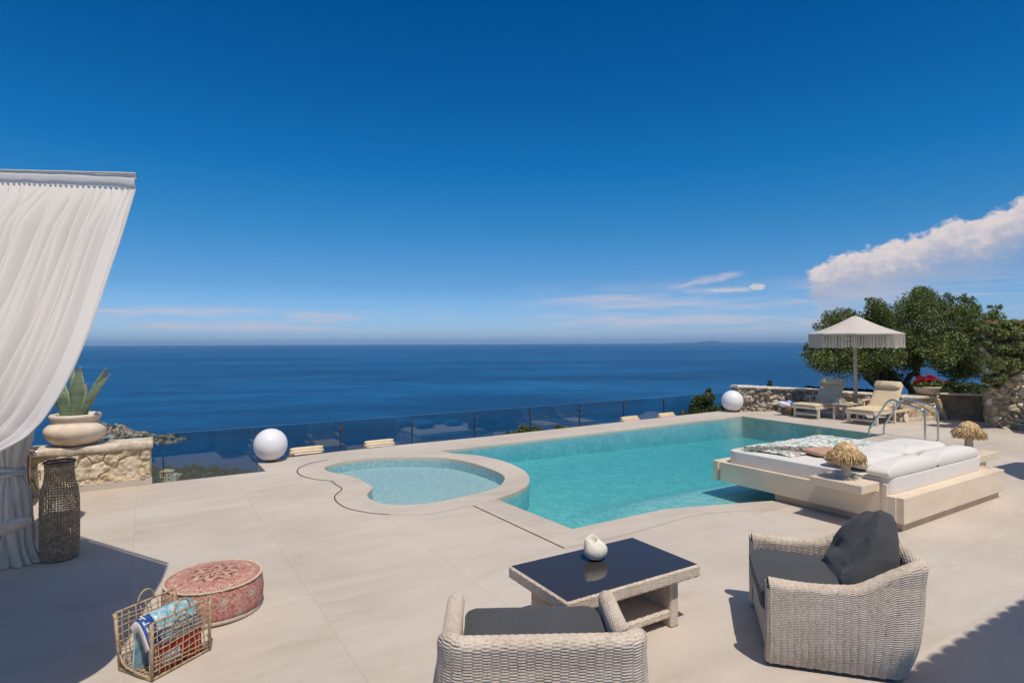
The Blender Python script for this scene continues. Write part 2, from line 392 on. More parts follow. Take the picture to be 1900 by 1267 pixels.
def inset(lp, d):                             # offset a closed outline (positive = outwards for ccw)
    n = len(lp); A = sum(lp[i][0]*lp[(i+1) % n][1]-lp[(i+1) % n][0]*lp[i][1] for i in range(n)); s = 1 if A > 0 else -1; out = []
    for i in range(n):
        a = Vector(lp[i-1]); b = Vector(lp[i]); c = Vector(lp[(i+1) % n]); t = (c-a).normalized(); out.append((b.x+t.y*d*s, b.y-t.x*d*s))
    return out
struct(fill('deck', [deck_out, pool_w, kid_w], 0, M_deck, -.05))
# outer retaining face under the deck edge
k = MB()
for i in range(len(deck_out)):
    a, b_ = deck_out[i], deck_out[(i+1) % len(deck_out)]; k.add([(a[0], a[1], -.05), (b_[0], b_[1], -.05), (b_[0], b_[1], -3), (a[0], a[1], -3)], [(0, 1, 2, 3)])
struct(k.build('deck_retaining_wall', pm('grey_render', (.45, .38, .33), (.36, .3, .26), 3, .8)))
def tile_mat():
    m, g, b = newmat('pool_mosaic_ripples', .5, .3); v = g.coord('Object', (1, 1, 1), (0, 0, -TH)); x, y, z = g.xyz(v)
    n = g.noise(v, 4, 5, .6)
    c = g.mix(n.ss(.4, .62), (.27, .53, .48), (.37, .62, .56))
    f = g.noise(v, 12, 4, .75, 1.8); f2 = g.noise(v, 9, 4, .6, 1.0)  # mosaic mottling that doubles as painted water ripples on the pool floor
    c = g.mix(f.ss(.45, .55)*.7, c, (.14, .38, .35)); c = g.mix(f2.ss(.5, .62)*.25, c, (.40, .66, .60)); g.l(c, b.inputs['Base Color']); return m
M_tile = tile_mat()
def basin(name, lp, zf, mat=M_tile):
    bm = bmesh.new(); a = [bm.verts.new((p[0], p[1], -.05)) for p in lp]; b = [bm.verts.new((p[0], p[1], zf(p))) for p in lp]
    n = len(lp)
    for i in range(n): bm.faces.new((a[i], b[i], b[(i+1) % n], a[(i+1) % n]))
    c = [bm.verts.new((p[0], p[1], zf(p))) for p in lp]; ed = [bm.edges.new((c[i], c[(i+1) % n])) for i in range(n)]
    bmesh.ops.triangle_fill(bm, edges=ed, use_beauty=True)
    me = bpy.data.meshes.new(name); bm.to_mesh(me); bm.free(); me.materials.append(mat); return struct(fin(name, me))
zf = lambda p: -.33-.27*max(0, min(1, (UV(p)[0]-3)/11.5))
basin('pool_basin', pool_w, zf)
def edge_v(u): return float(np.interp(u, [4.1, 5.57, 6.3, 7.05, 8.6, 9.6], [5.23, 5.22, 4.97, 4.73, 4.65, 4.75]))
U_, V_ = np.meshgrid(np.linspace(4.2, 9.6, 50), np.linspace(0, 1, 40), indexing='ij'); ev = np.vectorize(edge_v)(U_); vv2 = ev+.01+V_*2.6
sm_ = lambda x: np.clip(x, 0, 1)**2*(3-2*np.clip(x, 0, 1))
kf = sm_((U_-4.6)/1.6)*sm_((7.1-vv2)/1.3); zfl = -.33-.27*np.clip((U_-3)/11.5, 0, 1); Zs = zfl-.02+(-.155-zfl+.02)*kf
struct(GB().add(np.stack([cu*U_-su*vv2, su*U_+cu*vv2, Zs], 2)).build('pool_shadow_shelf', M_tile))  # added shelf: floor raised here so the daybed's shadow shows in the water
basin('small_pool_basin', kid_w, lambda p: -.19, pm('small_pool_mosaic', (.33, .45, .40), (.54, .64, .57), 20, .6, det=4, lo=.25, hi=.72))
def water_mat(name, ab, dens, bs):
    m, g, b = newmat(name); nt = m.node_tree; nt.nodes.remove(b); out = nt.nodes['Material Output']; v = g.coord('Object')
    r = g.noise(v, 5.5, 4, .55, .6); r2 = g.noise(v, 26, 3, .6); r3 = g.noise(v, 1.4, 2); r4 = g.noise(v, 60, 2)
    nm = g.bump(r*.45+r2*.55+r3*.5+r4*.2, bs, .02)
    tr = g.n('ShaderNodeBsdfTransparent'); gl = g.n('ShaderNodeBsdfGlossy'); gl.inputs['Roughness'].default_value = .03
    g.l(nm, gl.inputs['Normal']); fr = g.n('ShaderNodeFresnel'); bf_ = E(g.nt, g.n('ShaderNodeNewGeometry').outputs['Backfacing']); g.l(bf_*(1/1.30-1.30)+1.30, fr.inputs[0]); g.l(nm, fr.inputs['Normal'])
    mx = g.n('ShaderNodeMixShader'); g.l(fr.outputs[0], mx.inputs[0]); g.l(tr.outputs[0], mx.inputs[1]); g.l(gl.outputs[0], mx.inputs[2])
    g.l(mx.outputs[0], out.inputs[0]); va = g.n('ShaderNodeVolumeAbsorption'); va.inputs[0].default_value = (*ab, 1); va.inputs[1].default_value = dens
    g.l(va.outputs[0], out.inputs['Volume']); return m
def water(name, lp, zb, mat):
    o = inset(lp, .012); n = len(o); bm = bmesh.new(); vt = [bm.verts.new((p[0], p[1], -.03)) for p in o]; vb = [bm.verts.new((p[0], p[1], zb)) for p in o]
    for i in range(n): bm.faces.new((vt[i], vb[i], vb[(i+1) % n], vt[(i+1) % n]))
    for vv in (vt, vb): bmesh.ops.triangle_fill(bm, edges=[bm.edges.get((vv[i], vv[(i+1) % n])) for i in range(n)], use_beauty=True)
    bmesh.ops.recalc_face_normals(bm, faces=bm.faces[:])
    me = bpy.data.meshes.new(name); bm.to_mesh(me); bm.free(); me.materials.append(mat); return struct(fin(name, me))
water('pool_water', pool_w, -1.1, water_mat('pool_water', (.14, .82, .82), .62, .30))
water('small_pool_water', kid_w, -.22, water_mat('small_pool_water', (.35, .72, .74), .55, .22))
def strip(pts, w, z=.004):
    pts = [Vector(p[:2]) for p in pts]; L = []; Rr = []
    for i, p in enumerate(pts):
        t = (pts[min(i+1, len(pts)-1)]-pts[max(i-1, 0)]).normalized(); nn = Vector((-t.y, t.x)); ww = w[i] if isinstance(w, list) else w
        L.append((*(p+nn*ww/2), z)); Rr.append((*(p-nn*ww/2), z))
    k = len(pts); return MB().add(L+Rr, [(i, k+i, k+i+1, i+1) for i in range(k-1)])
sp1 = [(607, 852.9), (576.6, 859.2), (557.7, 866.8), (551.4, 874.3), (557, 881.3), (571.6, 886.5), (591.8, 890.2), (614.5, 892)]
sp2 = [(614.5, 892), (624, 899.5), (634.3, 907.2), (622.5, 918.6), (621.4, 926), (629.7, 935), (647.4, 943.8), (685.3, 951.4), (723, 954.7)]
def ps(px, k=6): return [P(a, b).to_2d() for a, b in spline(px, k)]
o_ = [ps([(900, 817), (760, 832), (680, 842), (607, 852.9)]), ps(sp1), ps(sp2), ps([(723, 954.7), (790, 954), (840, 946), (878, 938)]), ps([(878, 938), (1047, 1017)], 2), ps([(1047, 1017), (1062, 1014), (1165, 991), (1270, 961), (1330, 951), (1440, 945)]), ps([(900, 817), (1120, 793), (1350, 768.5)], 2)]
ww = [.004, .018, .015, .006, .015, .005, .004]
M_joint = pm('deck_joint', (.40, .33, .27), rough=.9)
for nm_, mt_, ids in (('deck_drain_slot', M_slot, (1, 2, 4)), ('deck_joint', M_joint, (0, 3, 5, 6))):
    sm = MB()
    for i in ids: q_ = strip(o_[i], ww[i]); sm.add(q_.v, q_.f)
    struct(sm.build(nm_, mt_))
# ------------------------------------------------------------------ lower terrace behind the pool
vg = 14.6; vd = 11.45
struct(MB().prism([wl(W(-1.8, 10.6)), wl(W(19, 10.6)), wl(W(19, vg+.25)), wl(W(-1.8, vg+.25))], -1.2, -.95).build('lower_terrace', M_deck))
# ------------------------------------------------------------------ stone walls
def rubble(o, e, w, hf, n, size=.3, amp=.04, seed=0, res=.016, tones=((.62, .5, .34),), mortar=(.5, .4, .27), asp=1.5, ew=.05, z0=0, rough=.5, edge=True, gapd=1.0, wobA=.25):
    rg = np.random.default_rng(seed); ns = int(w/res)+2; H = max(hf(0), hf(w), hf(w/2)); nt = int((H-z0)/res)+2
    s = np.linspace(0, w, ns)[:, None]*np.ones((1, nt)); hs_ = np.array([hf(x) for x in s[:, 0]])[:, None]
    t = z0+np.linspace(0, 1, nt)[None, :]*(hs_-z0)
    sd = []
    for j in range(-1, int(H/(size/asp))+2):
        for i in range(-1, int(w/size)+2): sd.append(((i+.5*(j % 2)+rg.uniform(-.38, .38))*size, (j+rg.uniform(-.38, .38))*size/asp))
    sd = np.array(sd); wob = np.stack([fbm(np.stack([s*5, t*5, 0*s+seed], 2), 3), fbm(np.stack([s*5, t*5, 0*s+seed+50], 2), 3)], 2)*size*wobA
    pts = np.stack([s+wob[..., 0], t+wob[..., 1]], 2).reshape(-1, 2); F1 = np.full(len(pts), 9.); F2 = F1.copy(); ID = np.zeros(len(pts), int)
    for q, (a, b) in enumerate(sd):
        d = np.hypot(pts[:, 0]-a, (pts[:, 1]-b)*asp*.8); c = d < F1; F2 = np.where(c, F1, np.minimum(F2, d)); ID = np.where(c, q, ID); F1 = np.where(c, d, F1)
    e_ = np.clip((F2-F1)/(ew), 0, 1).reshape(s.shape); e_ = e_*e_*(3-2*e_); ID = ID.reshape(s.shape)
    rv = rg.uniform(0, 1, len(sd)); tv = rg.uniform(-1, 1, (len(sd), 2))
    sx = (pts[:, 0]-sd[ID.ravel(), 0]).reshape(s.shape)/size; sy = (pts[:, 1]-sd[ID.ravel(), 1]).reshape(s.shape)/size*asp
    nn_ = fbm(np.stack([s*9, t*9, 0*s+seed*3.1], 2), 5)
    d = amp*(e_*(.45+.55*rv[ID]+.35*(tv[ID, 0]*sx+tv[ID, 1]*sy))*gapd+(1-gapd)*.7)+amp*rough*nn_*(.3+.7*e_)
    if edge: d[0] = -.02; d[-1] = -.02; d[:, -1] = -.02
    Pg = np.array(o)[None, None, :]+s[..., None]*np.array(e)[None, None, :]+t[..., None]*np.array([0, 0, 1.])+d[..., None]*np.array(n)[None, None, :]
    tn = np.array(tones)[rg.integers(0, len(tones), len(sd))]*rg.uniform(.85, 1.12, (len(sd), 1))
    col = np.array(mortar)*(1-e_[..., None])+tn[ID]*e_[..., None]
    return Pg, col
uv_ = (cu, su, 0); vv_ = (-su, cu, 0); nu_ = (-cu, -su, 0); nv_ = (su, -cu, 0)
def slab(k, a, b, wd, z0, z1, n=24, jit=.012, seed=0):   # long cap stone with a worn edge: a->b centre line
    a = Vector((a[0], a[1])); b = Vector((b[0], b[1])); t = (b-a).normalized(); nn = Vector((-t.y, t.x)); rows = []
    z0a, z0b = z0 if isinstance(z0, tuple) else (z0, z0); z1a, z1b = z1 if isinstance(z1, tuple) else (z1, z1)
    h = z1a-z0a; prof = []
    for q in range(5): prof.append((-wd/2+(.012 if q in (0, 4) else 0), q/4))
    for q in range(1, 6): prof.append((-wd/2+wd*q/6, 1))
    for q in range(5): prof.append((wd/2-(.012 if q in (0, 4) else 0), 1-q/4))
    prof.append((0, 0)); L = (b-a).length; ns = max(3, int(L/.04)); Pg = np.zeros((ns+1, len(prof), 3))
    for i in range(ns+1):
        f = i/ns; c = a+(b-a)*f; zb = z0a+(z0b-z0a)*f; zt = z1a+(z1b-z1a)*f
        for j, (d_, zz) in enumerate(prof): Pg[i, j] = (c.x+nn.x*d_, c.y+nn.y*d_, zb+(zt-zb)*zz)
    Pg += fbm(Pg*7+seed, 4)[..., None]*jit*np.array([1, 1, 1.2])
    k.grid(Pg, False, True); m = len(prof); o0 = len(k.v)-(ns+1)*m; k.f.append(tuple(range(o0, o0+m))[::-1]); k.f.append(tuple(range(o0+ns*m, o0+ns*m+m)))
cream = ((.66, .53, .33), (.72, .60, .42), (.60, .46, .27), (.70, .56, .40))
# left parapet carrying the agave pot
pA = P(279.5, 897.4); uA, vA = UV(pA); LA = 1.42
t = thing('parapet_wall', 'cream stone parapet with worn capstone under the agave pot, sea beyond its end', 'wall')
Pg, col = rubble(W(uA-LA, vA), uv_, LA, lambda x: .54, nv_, .34, .042, 3, .010, cream, (.58, .43, .25), 1.2, .035, .1, 1.2, wobA=.45)
gb = GB().add(Pg, col=col)
Pg, col = rubble(W(uA, vA), vv_, .42, lambda x: .54, uv_, .36, .015, 5, .014, cream, (.62, .47, .28), 1.2, .03, .1, .8); gb.add(Pg, col=col)
gb.build('stone_face', M_rub, t)
k = MB(); k.box(W(uA-LA/2, vA+.212, .3), (LA-.01, .4, .46), TH); k.build('core', M_cap, t)
k = MB(); slab(k, W(uA-LA-.02, vA+.19), W(uA+.03, vA+.19), .52, .54, .645, seed=4); k.build('capstone', M_cap, t, smooth=True)
k = MB(); k.box(W(uA-LA/2+.01, vA-.012, .05), (LA+.02, .045, .1), TH); k.build('skirting', M_deck, t, bevel=.004)
base(t, W(uA-LA/2, vA, 0))
# shower wall, taller, running toward the camera
vB = vA+.12; uB = uA-LA
t = thing('shower_wall', 'taller tan stone wall holding the chrome shower mixer, behind the woven vase', 'wall')
Pg, col = rubble(W(uB, vB-2.6), vv_, 2.6, lambda x: 1.02, uv_, .42, .035, 8, .014, ((.50, .36, .22), (.58, .43, .28), (.44, .31, .19)), (.5, .37, .22), 1.0, .05, 0, .9)
gb = GB().add(Pg, col=col)
Pg, col = rubble(W(uB-.34, vB), uv_, .34, lambda x: 1.02, vv_, .3, .02, 9, .014, ((.50, .36, .22), (.58, .43, .28)), (.5, .37, .22), 1.2, .04, 0, .8); gb.add(Pg, col=col)
gb.build('stone_face', M_rub, t)
k = MB(); k.box(W(uB-.18, vB-1.3, .5), (.34, 2.59, 1.0), TH); k.build('core', M_cap, t)
k = MB(); slab(k, W(uB-.16, vB-2.6), W(uB-.16, vB+.03), .42, 1.02, 1.1, seed=9); k.build('capstone', M_cap, t, smooth=True)
base(t, W(uB-.17, vB-1.3, 0))
# low rough wall behind the sunbeds
tan3 = ((.40, .32, .24), (.50, .42, .33), (.34, .27, .21), (.56, .48, .38))
t = thing('garden_wall', 'low rough stone wall with pale cap behind the two cream sunbeds', 'wall')
segs = [((6.85, 17.72), (9.4, 17.86), .72, .58), ((9.4, 17.86), (11.35, 17.7), .58, .44)]
gb = GB(); kc = MB(); kk = MB()
for i, (a, b, h0, h1) in enumerate(segs):
    a_ = Vector(a); b_ = Vector(b); L = (b_-a_).length; e = (b_-a_)/L
    Pg, col = rubble((*a, 0), (e.x, e.y, 0), L, lambda x, h0=h0, h1=h1, L=L: h0+(h1-h0)*x/L, (e.y, -e.x, 0), .27, .11, 20+i, .018, tan3, (.36, .29, .22), 1.35, .12, 0, 1.4, wobA=.55); gb.add(Pg, col=col)
    if i == 0:
        Pg, col = rubble((*(a_+Vector((-e.y, e.x))*.4), 0), (e.y, -e.x, 0), .4, lambda x: .72, (-e.x, -e.y, 0), .25, .08, 25, .02, tan3, (.36, .29, .22), 1.25, .1, 0, 1.2, wobA=.5); gb.add(Pg, col=col)
    kc.prism([a_+Vector((-e.y, e.x))*.03, b_+Vector((-e.y, e.x))*.03, b_+Vector((-e.y, e.x))*.4, a_+Vector((-e.y, e.x))*.4], 0, h1-.02)
    slab(kk, a_+Vector((-e.y, e.x))*.16-e*.04, b_+Vector((-e.y, e.x))*.16, .5, (h0, h1), (h0+.07, h1+.07), seed=31+i, jit=.02)
gb.build('stone_face', M_rub, t); kc.build('core', M_cap, t); kk.build('capstone', pm('whitewashed_cap', (.74, .68, .6), (.5, .43, .34), 9, .85, .6, 40, .012), t, smooth=True)
base(t, (9.2, 17.8, 0))
# pillar with the flower bowl
t = thing('stone_pillar', 'cream stone pillar with sloping brick edge carrying the red flower bowl', 'pillar')
pp = P(1690, 781); e = Vector((.965, .26, 0)).normalized(); nn = Vector((e.y, -e.x, 0)); o_p = Vector((pp.x-.35, pp.y-.1, 0))
Pg, col = rubble(o_p, tuple(e), 1.28, lambda x: .58, tuple(nn), .24, .03, 41, .016, ((.6, .44, .26), (.66, .52, .34), (.5, .36, .22)), (.55, .42, .27), 1.2, .05, 0, .9)
GB().add(Pg, col=col).build('stone_face', M_rub, t)
k = MB(); c0 = o_p+e*.64-nn*.22; rz = math.atan2(e.y, e.x); k.box((c0.x, c0.y, .29), (1.26, .42, .58), rz); k.build('core', M_cap, t)
k = MB(); slab(k, o_p-e*.03-nn*.2, o_p+e*1.22-nn*.2, .56, .58, .66, seed=44); k.build('capstone', M_cap, t, smooth=True)
k = MB(); c1 = o_p+e*.5+nn*.05; k.box((c1.x, c1.y, .05), (1.2, .1, .1), rz); k.build('plinth', M_cap, t, bevel=.01)
for (x0, z0_, x1, z1_) in ((1.22, .57, 1.33, .30), (1.33, .31, 1.50, .0)):
    k = MB(); a = o_p+e*x0; b_ = o_p+e*x1; mid = (a+b_)/2-nn*.12; ang = math.atan2(z1_-z0_, x1-x0); L = math.hypot(z1_-z0_, x1-x0)
    rot = Matrix.Rotation(rz, 3, 'Z') @ Matrix.Rotation(-ang, 3, 'Y'); k.box((mid.x, mid.y, (z0_+z1_)/2), (L-.01, .42, .085), rot); k.build('edge_brick', M_cap, t, bevel=.012)
base(t, (c0.x, c0.y, 0))
# dark retaining wall between pillar and house
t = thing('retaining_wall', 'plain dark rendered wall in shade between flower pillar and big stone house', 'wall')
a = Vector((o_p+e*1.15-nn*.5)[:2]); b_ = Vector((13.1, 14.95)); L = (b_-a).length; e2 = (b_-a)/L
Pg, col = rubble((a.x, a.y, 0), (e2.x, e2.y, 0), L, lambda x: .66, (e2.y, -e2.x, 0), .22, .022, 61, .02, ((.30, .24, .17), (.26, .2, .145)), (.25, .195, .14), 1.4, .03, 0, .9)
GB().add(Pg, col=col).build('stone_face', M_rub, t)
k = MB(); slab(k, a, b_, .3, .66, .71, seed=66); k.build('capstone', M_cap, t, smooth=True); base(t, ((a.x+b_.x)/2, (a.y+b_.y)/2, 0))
# stone house at the right
HO = Vector((11.70, 14.22, 0)); he = Vector((.81, -.59, 0)).normalized(); hb = Vector((-he.y, he.x, 0)); hn = -hb; HA = math.atan2(he.y, he.x)
t = thing('stone_house', 'big rough stone house wall with red roof tiles and climbing greenery at right edge', 'house')
warm = ((.60, .47, .30), (.68, .55, .37), (.50, .38, .24), (.72, .60, .43), (.56, .45, .31))
Pg, col = rubble(HO, tuple(he), 3.0, lambda x: 2.5, tuple(hn), .26, .12, 51, .02, warm, (.46, .36, .23), 1.7, .07, 0, 1.8, wobA=.7)
GB().add(Pg, col=col).build('wall', M_rub, t)
Pg, col = rubble(HO+hb*2.2, tuple(hn), 2.2, lambda x: 2.5, tuple(-he), .26, .09, 52, .03, warm, (.40, .31, .20), 1.5, .10, 0, 1.3, wobA=.5)
GB().add(Pg, col=col).build('wall', M_rub, t)
k = MB(); k.box(HO+he*1.52+hb*1.12+Vector((0, 0, 1.22)), (2.96, 2.16, 2.44), HA); k.build('core', M_cap, t)
M_rooft = pm('terracotta_tile', (.38, .14, .075), (.26, .09, .05), 8, .8, .3, 40)
def tiles(k, u0, u1, v0, rows, dirv, z0, rise, r=.085, ln=.4):   # barrel tiles laid side by side along u or v
    for i in range(int((u1-u0)/(r*2.15))):
        q = u0+i*r*2.15
        for j in range(rows):
            d0, d1 = j*ln*.85, j*ln*.85+ln; z_ = z0+d0*rise+.012*(j % 2)
            pts = []
            for dd, rr_ in ((d0, r), (d1, r*.85)):
                row = []
                for a_ in np.linspace(0, math.pi, 7): row.append((q+rr_*math.cos(a_), dd, z0+dd*rise+rr_*math.sin(a_)*.75+.01*(1-(dd-d0)/ln)))
                pts.append(row)
            Pq = []
            for row in pts: Pq.append([tuple(W(x, v0+dd*dirv, z)) if True else None for x, dd, z in row])
            k.grid(np.array(Pq))
def tiles_v(k, v0, v1, u0, rows, dirv, z0, rise, r=.085, ln=.4):
    for i in range(int((v1-v0)/(r*2.15))):
        q = v0+i*r*2.15
        for j in range(rows):
            d0 = j*ln*.85; d1 = d0+ln; Pq = []
            for dd, rr_ in ((d0, r), (d1, r*.85)): Pq.append([tuple(W(u0+dd*dirv, q+rr_*math.cos(a_), z0+dd*rise+rr_*math.sin(a_)*.75+.01*(1-(dd-d0)/ln))) for a_ in np.linspace(0, math.pi, 7)])
            k.grid(np.array(Pq))
k = MB()
for i in range(16):
    for j in range(6):
        d0 = -.12+j*.34; Pq = []
        for dd, rr_ in ((d0, .088), (d0+.4, .075)): Pq.append([tuple(HO+he*(.05+i*.185+rr_*math.cos(a_))+hb*dd+Vector((0, 0, 2.46+dd*.08+rr_*math.sin(a_)*.75+.01*(1-(dd-d0)/.4)))) for a_ in np.linspace(0, math.pi, 7)])
        k.grid(np.array(Pq))
k.build('roof', M_rooft, t, smooth=True, solid=.012); base(t, HO+he*1.5+hb*1.1)
# the villa's eave behind the camera: its tile edge throws the scalloped shade at the lower right
t = thing('villa_roof', 'barrel tiled villa eave above the terrace that casts the scalloped shade at lower right', 'roof')
ze = 4.2; sh = lambda px, py: P(px, py)+Vector((SUN.x, SUN.y, 0))/SUN.z*ze
e1 = sh(1900, 1115); e2_ = sh(1704, 1238); ue1, ve = UV(e1); ve = (UV(e1)[1]+UV(e2_)[1])/2
k = MB(); tiles(k, -3.6, 9, ve, 7, -1, ze-.02, .28, r=.088, ln=.42); k.build('roof_tiles', M_rooft, t, smooth=True, solid=.012)
k = MB(); k.add([W(-3.7, ve-.03, ze-.012), W(9, ve-.03, ze-.012), W(9, ve-2.6, ze+.70), W(-3.7, ve-2.6, ze+.70)], [(0, 1, 2, 3)]); k.build('roof_deck', M_white, t, solid=.02)
base(t, W(3, ve-1.3, ze))
# ------------------------------------------------------------------ glass fence
def glass_mat():
    m, g, b = newmat('fence_glass'); nt = m.node_tree; nt.nodes.remove(b); out = nt.nodes['Material Output']
    tr = g.n('ShaderNodeBsdfTransparent'); tr.inputs[0].default_value = (.74, .84, .86, 1); gl = g.n('ShaderNodeBsdfGlossy'); gl.inputs['Roughness'].default_value = .01
    fr = g.n('ShaderNodeFresnel'); bf_ = E(g.nt, g.n('ShaderNodeNewGeometry').outputs['Backfacing']); g.l(bf_*(1/1.8-1.8)+1.8, fr.inputs[0]); mx = g.n('ShaderNodeMixShader')
    g.l(fr.outputs[0], mx.inputs[0]); g.l(tr.outputs[0], mx.inputs[1]); g.l(gl.outputs[0], mx.inputs[2]); g.l(mx.outputs[0], out.inputs[0]); return m
M_glass = glass_mat(); M_gedge = pm('glass_edge', (.20, .30, .34), rough=.3); M_post = pm('fence_post_steel', (.07, .065, .07), rough=.45, metal=.6); M_copper = pm('clamp_bronze', (.28, .13, .08), rough=.4, metal=.8)
up0 = UV((-5.94, 13.6))[0]; sp = 1.9; npost = 10
t = thing('glass_fence', 'frameless glass balustrade with dark slim posts along the seaward edge of the lower terrace', 'fence')
for i in range(-2, npost):
    u0 = up0+i*sp
    if i >= 0 or True:
        k = MB(); k.box(W(u0, vg, -.42), (.022, .04, 1.1), TH); p = k.build('post', M_post, t, bevel=.004)
        k = MB(); k.box(W(u0, vg-.035, .0), (.07, .03, .07), TH); k.build('clamp', M_copper, p, bevel=.006); MB().box(W(u0, vg-.035, -.7), (.07, .03, .07), TH).build('clamp', M_copper, p, bevel=.006)
    if i < npost-1:
        k = MB(); k.box(W(u0+sp/2, vg, -.38), (sp-.05, .012, 1.1), TH); pn_ = k.build('pane', M_glass, t); MB().box(W(u0+sp/2, vg, .174), (sp-.05, .008, .003), TH).build('pane_edge', M_gedge, pn_)
base(t, W(up0+8, vg, -.95))
# ------------------------------------------------------------------ globes
def globe_mat():
    m, g, b = newmat('globe_plastic', .38, .4); b.inputs['Base Color'].default_value = (.78, .755, .735, 1)
    b.inputs['Subsurface Weight'].default_value = .25; b.inputs['Subsurface Radius'].default_value = (.08, .07, .06); return m
M_globe = globe_mat()
def globe(label, p, r):
    t = thing('globe_lamp', label, 'lamp', (p.x, p.y, 0), 0, 'white globe lamps at the pool edge')
    a = np.linspace(-math.pi/2+.18, math.pi/2, 40); prof = [(max(.0005, r*math.cos(x)), r+.012+r*math.sin(x)) for x in a]
    MB().lathe(prof, 72).build('sphere', M_globe, t, smooth=True)
    MB().lathe([(r*.30, 0), (r*.32, .01), (r*.30, .03), (r*.2, .05)], 40).build('foot', M_post, t, smooth=True); return t
gpnt = P(500, 856.5); globe('left white globe lamp on the deck corner beside the glass fence', Vector((gpnt.x, gpnt.y+.05, 0)), .285)
gpnt = P(1359, 763.5); globe('right white globe lamp at the far pool corner against the low stone wall', gpnt, .315)
# ------------------------------------------------------------------ wicker
def weave(U, V, h=.0135, Wd=.040, A=.0044):
    nz = np.stack([U*7, V*9, 0*U+V], -1); U = U+.005*fbm(nz, 2); V = V+.0022*fbm(nz*1.7+9, 2)
    cc_ = np.floor(U/Wd); r = V/h+.5*(cc_ % 2); row = np.floor(r); fr = r-row
    prof = np.sqrt(np.clip(1-(2*fr-1)**2, 0, 1)); ph = np.sin(np.pi*(U/Wd-cc_))
    return A*(prof*(1.4+.5*ph**.7)-1.5*(prof < .15))
def wicker_mat():
    m, g, b = newmat('pale_wicker', .75, .08); v = g.coord('Object'); n = g.noise(v, 70, 4, .7); n2 = g.noise(v, 6, 3)
    g.l(g.ramp(n*.7+n2*.3, [(.35, (.40, .315, .235)), (.5, (.57, .465, .365)), (.65, (.69, .59, .48))]), b.inputs['Base Color']); return m
M_wick = wicker_mat()
def wpatch(gb, o, e, f, n, w, h, ro=0, dens=1):     # flat woven patch: strands run along e, rows stacked along f
    nu = max(6, int(w/.040*8)); nv = max(4, int(h/.0135*4)); U, V = np.meshgrid(np.linspace(0, w, nu), np.linspace(0, h, nv), indexing='ij')
    d = weave(U+ro, V); d[0] = d[-1] = 0; d[:, 0] = d[:, -1] = 0
    gb.add(np.array(o)+U[..., None]*np.array(e)+V[..., None]*np.array(f)+d[..., None]*np.array(n))
def wbox(gb, c, s):
    x, y, z = s[0]/2, s[1]/2, s[2]/2; c = np.array(c, float); X, Y_, Z = np.eye(3)
    wpatch(gb, c+[-x, -y, -z], X, Z, -Y_, 2*x, 2*z); wpatch(gb, c+[x, y, -z], -X, Z, Y_, 2*x, 2*z)
    wpatch(gb, c+[-x, y, -z], -Y_, Z, -X, 2*y, 2*z); wpatch(gb, c+[x, -y, -z], Y_, Z, X, 2*y, 2*z)
    wpatch(gb, c+[-x, -y, z], X, Y_, Z, 2*x, 2*y); wpatch(gb, c+[-x, y, -z], X, -Y_, -Z, 2*x, 2*y)
M_cush = None
def fabric(name, c1, c2, sc=220, bump=.35, rough=.9, bd=.002):
    m, g, b = newmat(name, rough, .1); v = g.coord('Object'); x, y, z = g.xyz(v)
    n = g.noise(v, sc, 2); n2 = g.noise(v, 3.5, 4)
    g.l(g.mix(n*.7+n2*.3, c1, c2), b.inputs['Base Color']); b.inputs['Sheen Weight'].default_value = .15
    g.l(g.bump(n+n2*1.5, bump, bd), b.inputs['Normal']); return m
M_char = fabric('charcoal_fabric', (.020, .021, .024), (.12, .118, .118))
